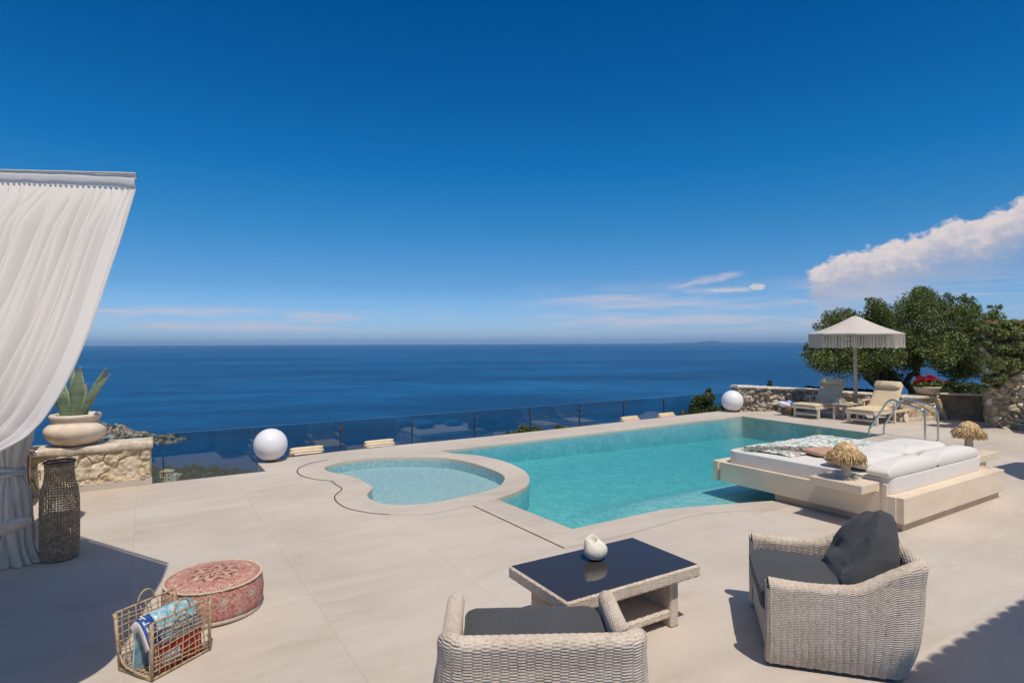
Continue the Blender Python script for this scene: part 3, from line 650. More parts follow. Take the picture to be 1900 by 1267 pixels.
def chair(name, label, group, loc, rz, crest=.725):
    t = thing(name, label, 'armchair', loc, rz, group)
    hw, D, rc, th = .455, .78, .10, .045                     # half width of the wall centre line, depth, corner radius, half thickness
    pts = []; 
    for y in np.linspace(0, D-rc, 100): pts.append((-hw, y))
    for a in np.linspace(0, math.pi/2, 45)[1:]: pts.append((-hw+rc-rc*math.cos(a), D-rc+rc*math.sin(a)))
    half = pts; xs_ = np.linspace(-hw+rc, 0, 26)[1:]; half = half+[(x, D) for x in xs_]
    pts = np.array(half+[(-x, y) for x, y in half[::-1][1:]])
    d = np.r_[0, np.cumsum(np.hypot(*np.diff(pts, axis=0).T))]; L = d[-1]; ns = int(L/.040*8); sarr = np.linspace(0, L, ns)
    cx = np.interp(sarr, d, pts[:, 0]); cy = np.interp(sarr, d, pts[:, 1]); tx = np.gradient(cx); ty = np.gradient(cy); l = np.hypot(tx, ty); nx, ny = -ty/l, tx/l  # outward (left of travel)
    sb = np.clip((cy-(D-.30))/.27, 0, 1); sb = sb*sb*(3-2*sb)
    xm = np.clip(1-np.abs(cx)/hw, 0, 1)
    H = .555-.015*np.sin(np.clip(cy/.5, 0, 1)*np.pi)+(crest-.555)*sb*(1+.0*xm)
    ho = H-th; arc = math.pi*th; hi = np.maximum(ho-.16, .1); rowT = int((.60+arc+.40)/.0125)*4+1
    tt = np.linspace(0, 1, rowT)[None, :]; LT = (ho[:, None]+arc+hi[:, None]); q = tt*LT
    z = np.where(q < ho[:, None], q, np.where(q < ho[:, None]+arc, ho[:, None]+th*np.sin(np.clip((q-ho[:, None])/th, 0, np.pi)), ho[:, None]-(q-ho[:, None]-arc)))
    off = np.where(q < ho[:, None], th, np.where(q < ho[:, None]+arc, th*np.cos(np.clip((q-ho[:, None])/th, 0, np.pi)), -th))
    z = z+.03*(1-tt)
    lean = (.085*np.clip(z, 0, 1)/.7*sb[:, None]) + .02*np.sin(np.clip(z/.6, 0, 1)*np.pi) - .035*np.clip(1-z/.25, 0, 1)**2*1.0
    by_ = .10*np.clip(z, 0, 1)/.7*sb[:, None]; rr_ = off+lean-.085*np.clip(z, 0, 1)/.7*sb[:, None]
    Pg = np.stack([cx[:, None]+nx[:, None]*rr_, cy[:, None]+ny[:, None]*rr_+by_, z], 2)
    n = nrm(Pg); 
    out = np.stack([nx, ny, 0*nx], 1)
    if (n[10, 20]*out[10]).sum() < 0: n = -n
    V = tt*(rowT-1)/4*.0135*np.ones_like(q); dsp = weave(sarr[:, None]*np.ones_like(q), V); dsp[0] = dsp[-1] = 0
    gb = GB().add(Pg+n*dsp[..., None])
    for sgn, i0 in ((-1, 0), (1, -1)):                        # arm fronts
        m_ = 22; dd = np.linspace(-th, th, m_)[:, None]; nz_ = int(.6/.0135*4); ww_ = np.linspace(0, 1, nz_)[None, :]
        zt = H[0]-th+np.sqrt(np.clip(th**2-dd**2, 0, 1)); zz = .03+ww_*(zt-.03)
        le = .02*np.sin(np.clip(zz/.6, 0, 1)*np.pi)-.035*np.clip(1-zz/.25, 0, 1)**2
        xx = sgn*(hw+le)+dd*1.0; bul = .012*np.sqrt(np.clip(1-(dd/th)**2, 0, 1)); e_ = weave(dd+.011*0+zz*0+.022, zz)
        e_[0] = e_[-1] = 0; gb.add(np.stack([xx, -bul-e_, zz+0*dd], 2)[::(1 if sgn < 0 else -1)])
    gb.build('wicker_shell', M_wick, t)
    gb = GB(); wbox(gb, (0, .40, .165), (2*(hw-.04), .78, .25)); gb.build('seat_base', M_wick, t)
    def fn(Pg):
        Pg = Pg.copy(); x, y = Pg[..., 0], Pg[..., 1]; Pg[..., 2] += .018*np.cos(x/.36*1.4)*np.cos(y/.33*1.3)-.01; Pg[..., 2] += .42*(.0); return Pg+np.array([0, .36, .40])
    GB().add(cushion(2*(hw-.044), .80, .20, .3, .14, 150, 80, .022, 3, fn), True).build('seat_cushion', M_char, t)
    for x in (-1, 1):
        for y in (.05, .72):
            k = MB(); k.lathe([(.018, 0), (.02, .045)], 12, (x*(hw-.05), y, 0)); k.build('foot', M_post, t)
    return t
ch2p = (P(1417.7, 1229.8)+P(1372, 1140))/2
dirf = Vector((-.960, .280)); c2 = Vector((1.79, 4.235)); rz2 = math.atan2(-dirf.x, dirf.y)+math.pi  # local -y is the facing direction
fy = math.atan2(dirf.y, dirf.x)+math.pi/2
ch = chair('wicker_armchair', 'pale wicker armchair by the black glass table holding a plump charcoal back cushion', 'pale wicker armchairs', (c2.x, c2.y, 0), fy)
# the second armchair: seen from behind at the bottom of the frame
c1 = dup(ch, (.115, 3.59, 0), R(182.0), 'pale wicker armchair seen from behind at bottom centre with only a seat cushion')
def backcush(Pg):
    Pg = Pg.copy(); z = Pg[..., 2]; f = np.clip((z+.25)/.52, 0, 1)
    Pg[..., 1] *= (1.25-.70*f)*(1-.25*np.exp(-((Pg[..., 0]-.04)/.018)**2)); Pg[..., 0] *= (1.05-.62*f**1.5); Pg[..., 2] += .03*np.cos(Pg[..., 0]*5)*f; Pg[..., 1] += .12*f+.02*np.sin(Pg[..., 0]*9)*f
    return Pg
bc = GB().add(cushion(.58, .27, .54, .5, .32, 140, 70, .045, 8, backcush), True).build('back_cushion', M_char)
bc.location = (c2.x-dirf.x*.55+.03, c2.y-dirf.y*.55-.08, .665); bc.rotation_euler = (R(-8), R(4), fy+R(3)); tag(bc, 'plump charcoal fabric cushion standing against the back of the right wicker armchair', 'cushion')
# ------------------------------------------------------------------ coffee table
tz = .45; tc = sum((P(x, y, tz) for x, y in ((949, 1050), (1174.5, 996), (1292.6, 1047), (1053, 1115.5))), Vector())/4
TA = math.atan2(.62, 1.025); lx, ly = 1.20, .70
t = thing('coffee_table', 'low woven coffee table with black glass top reflecting the pebble shaped bowl', 'table', (tc.x, tc.y, 0), TA)
gb = GB(); wbox(gb, (0, 0, .405), (lx+.02, ly+.02, .075)); gb.build('apron', M_wick, t)
m, g, b = newmat('black_glass', .03, .55); b.inputs['Base Color'].default_value = (.040, .034, .030, 1); b.inputs['IOR'].default_value = 1.5; M_bglass = m
MB().box((0, 0, .4475), (lx, ly, .007)).build('glass_top', m, t, bevel=.002)
M_wickd = pm('brown_wicker', (.30, .22, .16), (.40, .31, .23), 60, .7)
for s_ in (-1, 1):
    gb = GB(); wbox(gb, (s_*(lx/2-.17), 0, .185), (.07, ly-.14, .36)); gb.build('side_panel', M_wick, t)
gb = GB(); wbox(gb, (0, 0, .10), (lx-.42, ly-.16, .045)); gb.build('lower_shelf', M_wick, t)
base_ = None
# pebble bowl
m, g, b = newmat('pitted_stone', .85, .1); v = g.coord('Object'); n = g.vor(v, 90); g.l(g.mix(g.noise(v, 40, 4).ss(.3, .7), (.66, .58, .46), (.80, .74, .63)), b.inputs['Base Color']); g.l(g.bump(n+g.noise(v, 120, 3), .5, .004), b.inputs['Normal'])
th_, ph_ = np.meshgrid(np.linspace(0, 2*np.pi, 64, endpoint=False), np.linspace(-np.pi/2, np.pi/2, 48), indexing='ij')
bx = np.cos(ph_)*np.cos(th_); by = np.cos(ph_)*np.sin(th_); bz = np.sin(ph_)
rx, ry, rzz = .072, .062, .058
x = bx*rx; y = by*ry; z = bz*rzz
z = z+np.where(bz > 0, .05*np.clip(-bx*.55+by*.75+.15, 0, 1)*bz, 0)*1.6        # raised rim at the back
dent = np.clip(1-((x+.022)**2+(y-.012)**2)/.034**2, 0, 1)*(bz > 0); z = z-dent**.6*.075*np.clip(bz*2, 0, 1)
sc = 1.28; pb = P(1112, 1046, tz+.001)
GB().add(np.stack([x*sc, y*sc, (z+rzz)*sc], 2), True).build('pebble_bowl', m)
o = bpy.data.objects['pebble_bowl']; o.location = (pb.x-.015, pb.y+.09, tz+.001); o.rotation_euler = (0, 0, R(15)); tag(o, 'white pitted pebble shaped bowl standing on the black glass tabletop', 'bowl')
# ------------------------------------------------------------------ day bed
uA_, vA_ = UV((4.258, 6.49)); BB = W(uA_, vA_)
t = thing('poolside_daybed', 'large cream low platform daybed overhanging the pool with white mattress', 'daybed', (BB.x, BB.y, 0), TH)
M_bedw = pm('cream_painted_wood', (.76, .62, .45), (.69, .55, .395), 1.2, .5, .08, 12, .002, stretch=(1, 1, 4))
k = MB(); k.box((1.37, 1.18, .235), (2.74, 2.36, .26)); k.build('platform', M_bedw, t, bevel=.006)
k = MB(); k.box((-.022, 1.13, .239), (.045, 2.32, .275)); k.build('side_board', M_bedw, t, bevel=.004)
k = MB(); k.box((2.762, 1.13, .239), (.045, 2.32, .275)); k.build('side_board', M_bedw, t, bevel=.004)
k = MB(); k.box((1.35, -.045, .2365), (2.76, .13, .285)); k.build('head_board', M_bedw, t, bevel=.006)
k = MB(); k.box((1.385, 2.39, .2365), (2.83, .09, .285)); k.build('foot_board', M_bedw, t, bevel=.006)
k = MB(); k.box((1.365, .715, .052), (2.64, 1.55, .10)); k.build('plinth', pm('cream_wood_shaded', (.60, .46, .31), (.52, .39, .25), 4, .6), t)  # cream wood coloured darker for the shade under the platform
k = MB(); k.box((-.022, .375, .393), (.04, .53, .028)); k.build('shelf_rail', M_bedw, t)
for (a, b_, nm) in ((-.36, .06, 'l'), (2.70, 3.42, 'r')):
    k = MB(); k.box(((a+b_)/2, .47, .455), (b_-a, .60, .095)); k.build('shelf', M_bedw, t, bevel=.004)
k = MB(); k.box((-.026, .085, .30), (.045, .045, .40)); k.build('shelf_bracket', M_bedw, t)
k = MB(); k.box((2.95, .47, .2), (.34, .5, .41)); k.build('shelf_pedestal', M_bedw, t, bevel=.004)
M_sheet = fabric('white_sheet', (.67, .62, .55), (.74, .69, .62), 26, .3, .9, .012)
def mfn(Pg):
    Pg = Pg.copy(); Pg[..., 2] = np.where(Pg[..., 2] > .04, np.minimum(Pg[..., 2], .09)+.006*fbm(Pg*4, 3), Pg[..., 2]); return Pg+np.array([1.31, 1.165, .455])
GB().add(cushion(2.50, 2.20, .20, .07, .09, 220, 48, .010, 5, mfn, ez=.10), True).build('mattress', M_sheet, t)
# loose pieces on the bed
def bedpt(u, v, z): return BB+Vector((cu*u-su*v, su*u+cu*v, z))
def flat_tex_mat(): 
    m, g, b = newmat('leaf_print_cloth', .9, .1); v = g.coord('Object')
    d = g.noise(v, 3, 3, color=True); c = (.80, .77, .73)
    l1 = g.noise(v, 7.5, 3, .6, 1.2); l2 = g.noise(g.coord('Object', (1.7, .8, 1), (0, 0, .7)), 9, 4, .6, .8); l3 = g.noise(g.coord('Object', (1, 1, 1), (.4, 0, 2)), 8, 3, .6, 1.5)
    c = g.mix(l1.ss(.52, .55)*.9, c, (.16, .36, .28)); c = g.mix(l2.ss(.56, .59)*.8, c, (.42, .47, .28)); c = g.mix(l3.ss(.57, .60)*.8, c, (.70, .33, .24))
    c = g.mix(g.noise(v, 14, 4, .6, 1).ss(.56, .59)*.8, c, (.07, .20, .15)); c = g.mix(l2.ss(.40, .36)*.5, c, (.45, .62, .60)); g.l(c, b.inputs['Base Color'])
    g.l(g.bump(g.noise(v, 12, 4)+g.noise(v, 120, 2)*.3, .4, .01), b.inputs['Normal']); return m
M_leaf = flat_tex_mat()
def draped(name, outline, zf_, mat, res=.035, th=.012):   # cloth lying on the bed: grid clipped to an outline in bed coordinates
    (u0, v0), (u1, v1) = outline[0], outline[1]; U, V = np.meshgrid(np.linspace(0, 1, 70), np.linspace(0, 1, 50), indexing='ij')
    q = [np.array(p) for p in outline]; B = (q[0]*(1-U)[..., None]*(1-V)[..., None]+q[1]*U[..., None]*(1-V)[..., None]+q[2]*(U*V)[..., None]+q[3]*((1-U)*V)[..., None])
    B = B+.05*fbm(np.stack([U*4, V*4, 0*U], 2)+3, 3)[..., None]*np.array([1, .6])
    z = zf_(B[..., 0], B[..., 1])+.022*fbm(np.stack([B[..., 0]*5, B[..., 1]*5, 0*U], 2), 4)+.018
    X = BB.x+cu*B[..., 0]-su*B[..., 1]; Y_ = BB.y+su*B[..., 0]+cu*B[..., 1]
    return sbase(GB().add(np.stack([X, Y_, z], 2)).build(name, mat, None), BB+Vector((0, 0, .55)))
MT = .552
o = draped('throw_blanket', [(.30, 1.42), (2.35, 1.25), (2.38, 2.2), (.20, 2.22)], lambda u, v: MT+0*u-.08*np.clip((.24-u)/.1, 0, 1), M_leaf); o.modifiers.new('s', 'SOLIDIFY').thickness = .012
tag(o, 'leaf patterned throw blanket in green and coral over the pool end of the white mattress', 'blanket')
# knitted fringe at the corner
k = MB(); rg = random.Random(3)
for i in range(420):
    u = rg.uniform(.16, 1.0); v = 2.12-.70*(u-.1)/1.0*rg.uniform(.85, 1.1)-rg.uniform(0, .12); a = rg.uniform(0, 6.28); L = rg.uniform(.03, .09)
    p = bedpt(u, max(1.42, v), MT+.035+rg.uniform(0, .02)); k.tube([p, p+Vector((math.cos(a)*L/2, math.sin(a)*L/2, .012)), p+Vector((math.cos(a)*L, math.sin(a)*L, -.008))], .0045, 4)
o = k.build('woven_shawl', pm('grey_brown_yarn', (.16, .13, .11), (.62, .57, .5), 30, .9), None, smooth=True); tag(sbase(o, bedpt(.5, 1.8, MT)), 'grey and cream fringed shawl bunched near the pool corner of the mattress', 'shawl')
def pillow(name, mat, sx, sy, sz, u, v, z, rz, label, cat, rx=0, e1=.55, e2=.35, seed=0, wr=.02, ry=0, fn=None, group=None):
    o = GB().add(cushion(sx, sy, sz, e1, e2, 110, 50, wr, seed, fn), True).build(name, mat); o.location = bedpt(u, v, z); o.rotation_euler = (rx, ry, TH+rz); return tag(o, label, cat, group)
pillow('bed_pillow', M_sheet, 1.12, .58, .14, .66, .66, MT+.085, .04, 'large flat white pillow in front of the bolsters, nearer the left straw lamp', 'pillow', seed=2, wr=.035)
pillow('bed_pillow', M_sheet, 1.15, .60, .15, 1.80, .68, MT+.09, -.03, 'large flat white pillow in front of the bolsters, nearer the right straw lamp', 'pillow', seed=6, wr=.035)
pillow('folded_cushion', pm('terracotta_linen', (.46, .26, .17), (.55, .33, .23), 12, .9, .4, 50), .52, .36, .06, .86, 1.28, MT+.045, -.25, 'flat terracotta cushion lying on the leaf blanket behind the left straw lamp', 'cushion', seed=4, wr=.02, e1=.4)
def dcut(Pg):
    Pg = Pg.copy(); Pg[..., 2] = np.maximum(Pg[..., 2], -.055); return Pg
for i, (u_, nm) in enumerate(((.62, 'left white bolster at the head of the daybed, nearest the left straw lamp'), (1.84, 'right white bolster at the head of the daybed, beside the right shelf'))):
    pillow('bolster', M_sheet, 1.22, .25, .235, u_, .19, MT+.052, 0, nm, 'bolster', e1=.8, e2=.05, seed=9+i, wr=.008, fn=dcut, group='white bolsters on the daybed')
# ------------------------------------------------------------------ raffia lamps
M_raf = pm('raffia', (.36, .22, .09), (.74, .54, .28), 30, .85, .4, 90, .006); M_stem = pm('pale_driftwood', (.62, .52, .40), (.5, .4, .3), 20, .7, .3, 40)
def raffia(label, p, s=1.0):
    t = thing('straw_lamp', label, 'lamp', p, 0, 'straw shaded lamps on the daybed shelves')
    MB().lathe([(.095, 0), (.10, .008), (.066, .022), (.054, .05), (.050, .14), (.054, .30)], 28).build('stem', M_stem, t, smooth=True)
    prof = [(.002, .425), (.03, .420), (.07, .402), (.105, .375), (.124, .348), (.126, .333), (.12, .326)]
    m = MB(); m.lathe(prof, 36, cap=False); c_ = m.build('shade_cap', M_raf, t, smooth=True, solid=.01)
    r_ = MB(); r_.tube([(.128*math.cos(a), .128*math.sin(a), .332) for a in np.linspace(0, 2*math.pi, 40, endpoint=False)], .006, 6, closed=True); r_.build('rim_braid', pm('raffia_dark', (.40, .24, .10), rough=.9), t, smooth=True)
    k = MB(); rg = random.Random(5)
    for i in range(900):
        a = rg.uniform(0, 2*math.pi); r0 = rg.uniform(.07, .125); L = rg.uniform(.09, .175); w_ = rg.uniform(.0035, .0075); sw = rg.uniform(-.9, .9); out = rg.uniform(.02, .115)
        ps_ = []
        for f in (0, .2, .4, .6, .8, 1): rr__ = r0+out*f**.7+rg.uniform(-.014, .014); aa = a+sw*f*.3+rg.uniform(-.07, .07); ps_.append((rr__*math.cos(aa), rr__*math.sin(aa), .332-L*f**1.35+.01*f))
        k.tube(ps_, [w_, w_, w_, w_*.9, w_*.8, w_*.5], 4)
    k.build('shade_fringe', M_raf, t, smooth=True); return t
l1 = raffia('straw fringed mushroom lamp on the left daybed shelf, casting a round shadow', bedpt(-.12, .47, .503))
l2 = dup(l1, bedpt(3.18, .45, .503), 1.1, 'straw fringed mushroom lamp on the right daybed shelf beyond the bolsters')
# ------------------------------------------------------------------ pool handrails
t = thing('pool_handrails', 'pair of bent chrome handrails rising from the pool edge behind the daybed', 'handrail')
def rail(foot_px, deck_px, pts, n):
    a = P(*foot_px, -.0); b_ = P(*deck_px, 0); dirn = (b_-a); L2 = dirn.length
    out = []
    for px, py in pts:                      # each traced point lies in the vertical plane through the two feet
        d = ray(px, py); # solve horizontally
        M2 = np.array([[d.x, -dirn.x], [1, -dirn.y]]); s_ = np.linalg.solve(M2, np.array([a.x, a.y])); Yd = s_[0]; out.append(Vector((d.x*Yd, Yd, CH+d.z*Yd)))
    out = [Vector((a.x, a.y, -.45))]+[out[0]]+out[1:]+[Vector((out[-1].x, out[-1].y, .0))]
    MB().tube(spline(out, 5), .021, 12).build('rail', M_chrome, t, smooth=True); MB().lathe([(.045, .002), (.045, .012), (.024, .02)], 20, (out[-1].x, out[-1].y, 0)).build('floor_flange', M_chrome, t, smooth=True)
    return a
aA = rail((1613.4, 809), (1716.5, 822.5), [(1612.8, 799), (1618.5, 788.6), (1642, 751.8), (1649, 744.5), (1657, 742), (1670, 747), (1703, 756.5), (1712, 761.5), (1716, 771), (1716.5, 795)], 0)
rail((1639.9, 806), (1740.5, 818.5), [(1640, 796), (1645, 782.7), (1668, 748.5), (1675, 741.5), (1684, 739.3), (1697, 743), (1728, 752), (1736, 756.5), (1740, 766), (1740.5, 792)], 0)
base(t, aA)
# ------------------------------------------------------------------ sunbeds
M_mat = pm('cream_canvas', (.72, .57, .37), (.66, .51, .32), 8, .9, .3, 60, .004, .1); M_slatw = pm('cream_slat_wood', (.74, .64, .48), (.66, .55, .40), 10, .55, .2, 40, .002)
def lounger(label, loc, rz, group):
    t = thing('sunbed', label, 'sunbed', loc, rz, group); w = .72; L = 1.9; zs = .30
    k = MB(); k.box((L/2, .025, zs), (L, .05, .07)); k.build('side_rail', M_slatw, t, bevel=.006)
    k = MB(); k.box((L/2, w-.025, zs), (L, .05, .07)); k.build('side_rail', M_slatw, t, bevel=.006)
    k = MB(); [k.box((x, w/2, zs+.005), (.06, w-.1, .025)) for x in np.arange(.05, 1.15, .085)]; k.box((.022, w/2, zs), (.044, w-.1, .06)); k.build('slats', M_slatw, t)
    for x, y in ((.14, .025), (.14, w-.025)):
        k = MB(); k.box((x, y, .1325), (.06, .06, .265)); k.build('leg', M_slatw, t, bevel=.005)
    for x, y in ((.95, -.02), (.95, w+.02)):
        k = MB(); k.box((x, y, .27), (.055, .04, .54)); lg = k.build('leg', M_slatw, t, bevel=.005)
    k = MB(); k.box((1.06, .0, .555), (.52, .07, .03)); k.build('armrest', M_slatw, t, bevel=.006)
    k = MB(); k.box((1.06, w, .555), (.52, .07, .03)); k.build('armrest', M_slatw, t, bevel=.006)
    MB().box((.14, w/2, .11), (.035, w-.11, .05)).build('stretcher', M_slatw, t); MB().box((1.55, w/2, .11), (.035, w-.06, .04)).build('axle', M_slatw, t)
    for y in (-.02, w+.02):
        k = MB(); k.tube([(1.55, y-.015, .11), (1.55, y+.015, .11)], .11, 28); k.build('wheel', M_white, t, bevel=.006)
        k = MB(); k.box((1.55, y, .19), (.05, .028, .16)); k.build('wheel_strut', M_slatw, t)
    a = R(56); hx, hz = 1.13, .345; dx_, dz_ = math.cos(a), math.sin(a); BL = .74
    rt = Matrix.Rotation(-a, 3, 'Y')
    def bp(s_, n_, y): return Vector((hx+dx_*s_-dz_*n_, y, hz+dz_*s_+dx_*n_))
    k = MB(); 
    for y in (.075, w-.075): k.box(bp(BL/2, -.02, y), (BL, .045, .035), rt)
    [k.box(bp(s_, -.02, w/2), (.055, w-.2, .018), rt) for s_ in np.arange(.06, BL, .09)]; k.box(bp(BL-.02, -.02, w/2), (.04, w-.1, .035), rt); k.build('backrest_frame', M_slatw, t)
    for y in (.12, w-.12): MB().tube([bp(.45, -.04, y), (1.72, y, .33)], .016, 6).build('back_prop', M_slatw, t)
    def mf(Pg): Pg = Pg.copy(); Pg[..., 2] += .012*fbm(Pg*4, 2); return Pg+np.array([.58, w/2, zs+.075])
    GB().add(cushion(1.16, w-.04, .085, .25, .08, 90, 24, .006, 1, mf), True).build('mattress', M_mat, t)
    def bf(Pg):
        s_ = Pg[..., 0]+BL/2+.0; n_ = Pg[..., 2]+.045; return np.stack([hx+dx_*s_-dz_*n_, Pg[..., 1]+w/2, hz+dz_*s_+dx_*n_], 2)
    GB().add(cushion(BL+.02, w-.06, .08, .25, .10, 80, 24, .006, 2, bf), True).build('back_cushion', M_mat, t)
    def hf_(Pg):
        s_ = Pg[..., 0]+BL-.07; n_ = Pg[..., 2]+.12; return np.stack([hx+dx_*s_-dz_*n_, Pg[..., 1]+w/2, hz+dz_*s_+dx_*n_], 2)
    GB().add(cushion(.19, w-.06, .13, .8, .18, 60, 24, .008, 4, hf_), True).build('head_roll', M_mat, t)
    return t
f2 = P(1628, 786); F2 = Vector((8.98, 14.42)); u2, v2 = UV(F2)
lg1 = lounger('cream sunbed with raised back in full sun, right of the umbrella pole', W(u2, v2, 0), TH, 'cream sunbeds under the fringed umbrella')
u1, v1 = u2+.02, v2+1.50
lg2 = dup(lg1, W(u1, v1, 0), TH, 'cream sunbed left of the umbrella pole, its back in the umbrella shade')
names = ['cream sunbed back just showing over the deck edge right beside the left globe', 'cream sunbed back just showing over the deck edge above the small round pool', 'cream sunbed back over the far deck edge, left one of the pair by the bush', 'cream sunbed back over the far deck edge, right one touching the dark bush']
for (px, py), nm in zip(((571, 832), (706, 818), (1172, 773.5), (1240, 767)), names):
    d = ray(px, py); vt = 12.0; Yy = vt/(cu-su*d.x); p = Vector((d.x*Yy, Yy)); uu = UV(p)[0]
    # head end near the pool wall, foot towards the sea: local +x = -v
    dup(lg1, W(uu-.36, vt+1.55-.02, -1.02), TH-R(90), nm, 'sunbeds on the lower terrace')
# side table between the sunbeds
pt = W(u2+.75, v2+.93)
t = thing('side_table', 'small cream side table between the two sunbeds beneath the umbrella pole', 'table', (pt.x, pt.y, 0), TH)
k = MB(); [k.box((x, .18, .425), (.085, .44, .025)) for x in np.arange(-.24, .25, .0925)]; k.build('table_top', M_slatw, t, bevel=.004)
for x in (-.24, .24):
    for y in (0, .36): k = MB(); k.box((x, y, .206), (.045, .045, .412)); k.build('leg', M_slatw, t)
M_tow = fabric('yellow_towel', (.66, .52, .22), (.74, .62, .34), 90)
o = MB().box((0, 0, .02), (.2, .16, .035)).build('folded_towel', M_tow, None, bevel=.012); o.location = (*(W(u2+.72, v2+1.0)[:2]), .439); o.rotation_euler = (0, 0, .5); tag(o, 'small folded yellow towel on the table between the sunbeds', 'towel')
o = MB().box((0, 0, .06), (.24, .05, .12)).build('book', pm('speckled_cover', (.62, .60, .55), (.3, .28, .26), 60, .8), None, bevel=.004); o.location = (*(W(u2+.60, v2+1.14)[:2]), .439); o.rotation_euler = (0, 0, .45); tag(o, 'thick speckled grey book standing on the side table near the left sunbed', 'book')
# towel basket
pb = P(1466, 771.3)
t = thing('towel_basket', 'dark woven basket at the foot of the left sunbed filled with white and blue towels', 'basket', (pb.x, pb.y+.16, 0))
M_dkw = pm('dark_wicker', (.08, .05, .03), (.20, .13, .08), 60, .8, .6, 90, .01); MB().lathe([(.13, 0), (.15, .02), (.165, .15), (.17, .26), (.155, .26), (.15, .05), (.02, .04)], 28).build('basket_body', M_dkw, t, smooth=True)
def mv(Pg, o): return Pg+np.array(o)
o = GB().add(cushion(.34, .22, .15, .8, .7, 50, 26, .05, 4), True).build('beach_towel', fabric('white_towel', (.7, .68, .7), (.78, .76, .78), 60)); o.location = (pb.x-.1, pb.y+.12, .30); o.rotation_euler = (0, .35, .2); tag(o, 'crumpled white towel hanging over the rim of the dark towel basket', 'towel')
o = GB().add(cushion(.22, .2, .15, .8, .7, 50, 26, .045, 14), True).build('beach_towel', fabric('blue_towel', (.28, .34, .62), (.5, .55, .75), 30)); o.location = (pb.x+.08, pb.y+.13, .33); tag(o, 'crumpled light blue towel in the dark towel basket', 'towel')
# ------------------------------------------------------------------ fringed umbrella
M_can = fabric('cotton_canopy', (.54, .47, .39), (.64, .56, .48), 60, .2); M_can.node_tree.nodes['Principled BSDF'].inputs['Transmission Weight'].default_value = 0
M_rope = pm('pole_rope', (.60, .50, .36), (.42, .33, .22), 26, .85, .8, 70, .012)
def umbrella(label, loc, rz, group):
    t = thing('fringed_umbrella', label, 'umbrella', loc, rz, group); r = 1.15; zp, ze_ = 2.84, 2.32; n = 8
    th, f = np.meshgrid(np.linspace(0, 2*np.pi, 64, endpoint=False), np.linspace(.07, 1, 20), indexing='ij')
    seg = 2*np.pi/n; poly = np.cos(seg/2)/np.cos((th % seg)-seg/2); rr_ = r*f*(1+(poly-1)*f)
    z = ze_+(zp-ze_)*((1-f)**.95*.55+.45*(1-f)**1.8)-.0*f
    GB().add(np.stack([rr_*np.cos(th), rr_*np.sin(th), z], 2), True).build('canopy', M_can, t, smooth=True).modifiers.new('s', 'SOLIDIFY').thickness = .006
    th2, zz = np.meshgrid(np.linspace(0, 2*np.pi, 64, endpoint=False), np.linspace(ze_-.03, ze_+.004, 4), indexing='ij'); p2 = np.cos(seg/2)/np.cos((th2 % seg)-seg/2)*r*1.003
    GB().add(np.stack([p2*np.cos(th2), p2*np.sin(th2), zz], 2), True).build('valance', M_can, t).modifiers.new('s', 'SOLIDIFY').thickness = .006
    k = MB(); rg = random.Random(2); N = 190
    for i in range(N):
        a = 2*math.pi*i/N; q = math.cos(seg/2)/math.cos((a % seg)-seg/2)*r; L = .32+rg.uniform(-.02, .03); w_ = .0075
        x, y = q*math.cos(a), q*math.sin(a); x2 = q*1.0*math.cos(a+rg.uniform(-.008, .008)); y2 = q*math.sin(a+rg.uniform(-.008, .008)); k.tube([(x, y, ze_-.02), (x2, y2, ze_-.045-L*.9), (x2, y2, ze_-.045-L)], [w_*.7, w_, w_*1.5], 4)
    k.build('fringe', M_can, t)
    MB().tube([(0, 0, 0), (0, 0, 1.3), (0, 0, zp-.02)], [.052, .05, .04], 14).build('pole', M_rope, t, smooth=True)
    for j in range(n):
        a = j*seg; MB().tube([(.05*math.cos(a), .05*math.sin(a), zp-.1), (r*.5*math.cos(a), r*.5*math.sin(a), ze_+.15), (r*.97*math.cos(a), r*.97*math.sin(a), ze_-.01)], .010, 5).build('rib', M_slatw, t)
    MB().lathe([(.26, 0), (.27, .05), (.12, .08), (.06, .10)], 24).build('umbrella_base', M_slot, t, smooth=True)
    return t
pu = W(u2+1.06, v2+1.16); ppx = PY(1587, 700, 16.05)
um = umbrella('cream cotton umbrella with long string fringe over the two sunbeds', (ppx.x, ppx.y, 0), .3, 'cream fringed umbrellas')
dup(um, (9.35, 7.95, 0), .1, 'cream fringed umbrella beyond the right edge whose shade falls beside the daybed', 'cream fringed umbrellas')
dup(um, (13.15, 12.15, 0), .6, 'cream fringed umbrella beyond the right edge whose shade falls near the stone house', 'cream fringed umbrellas')
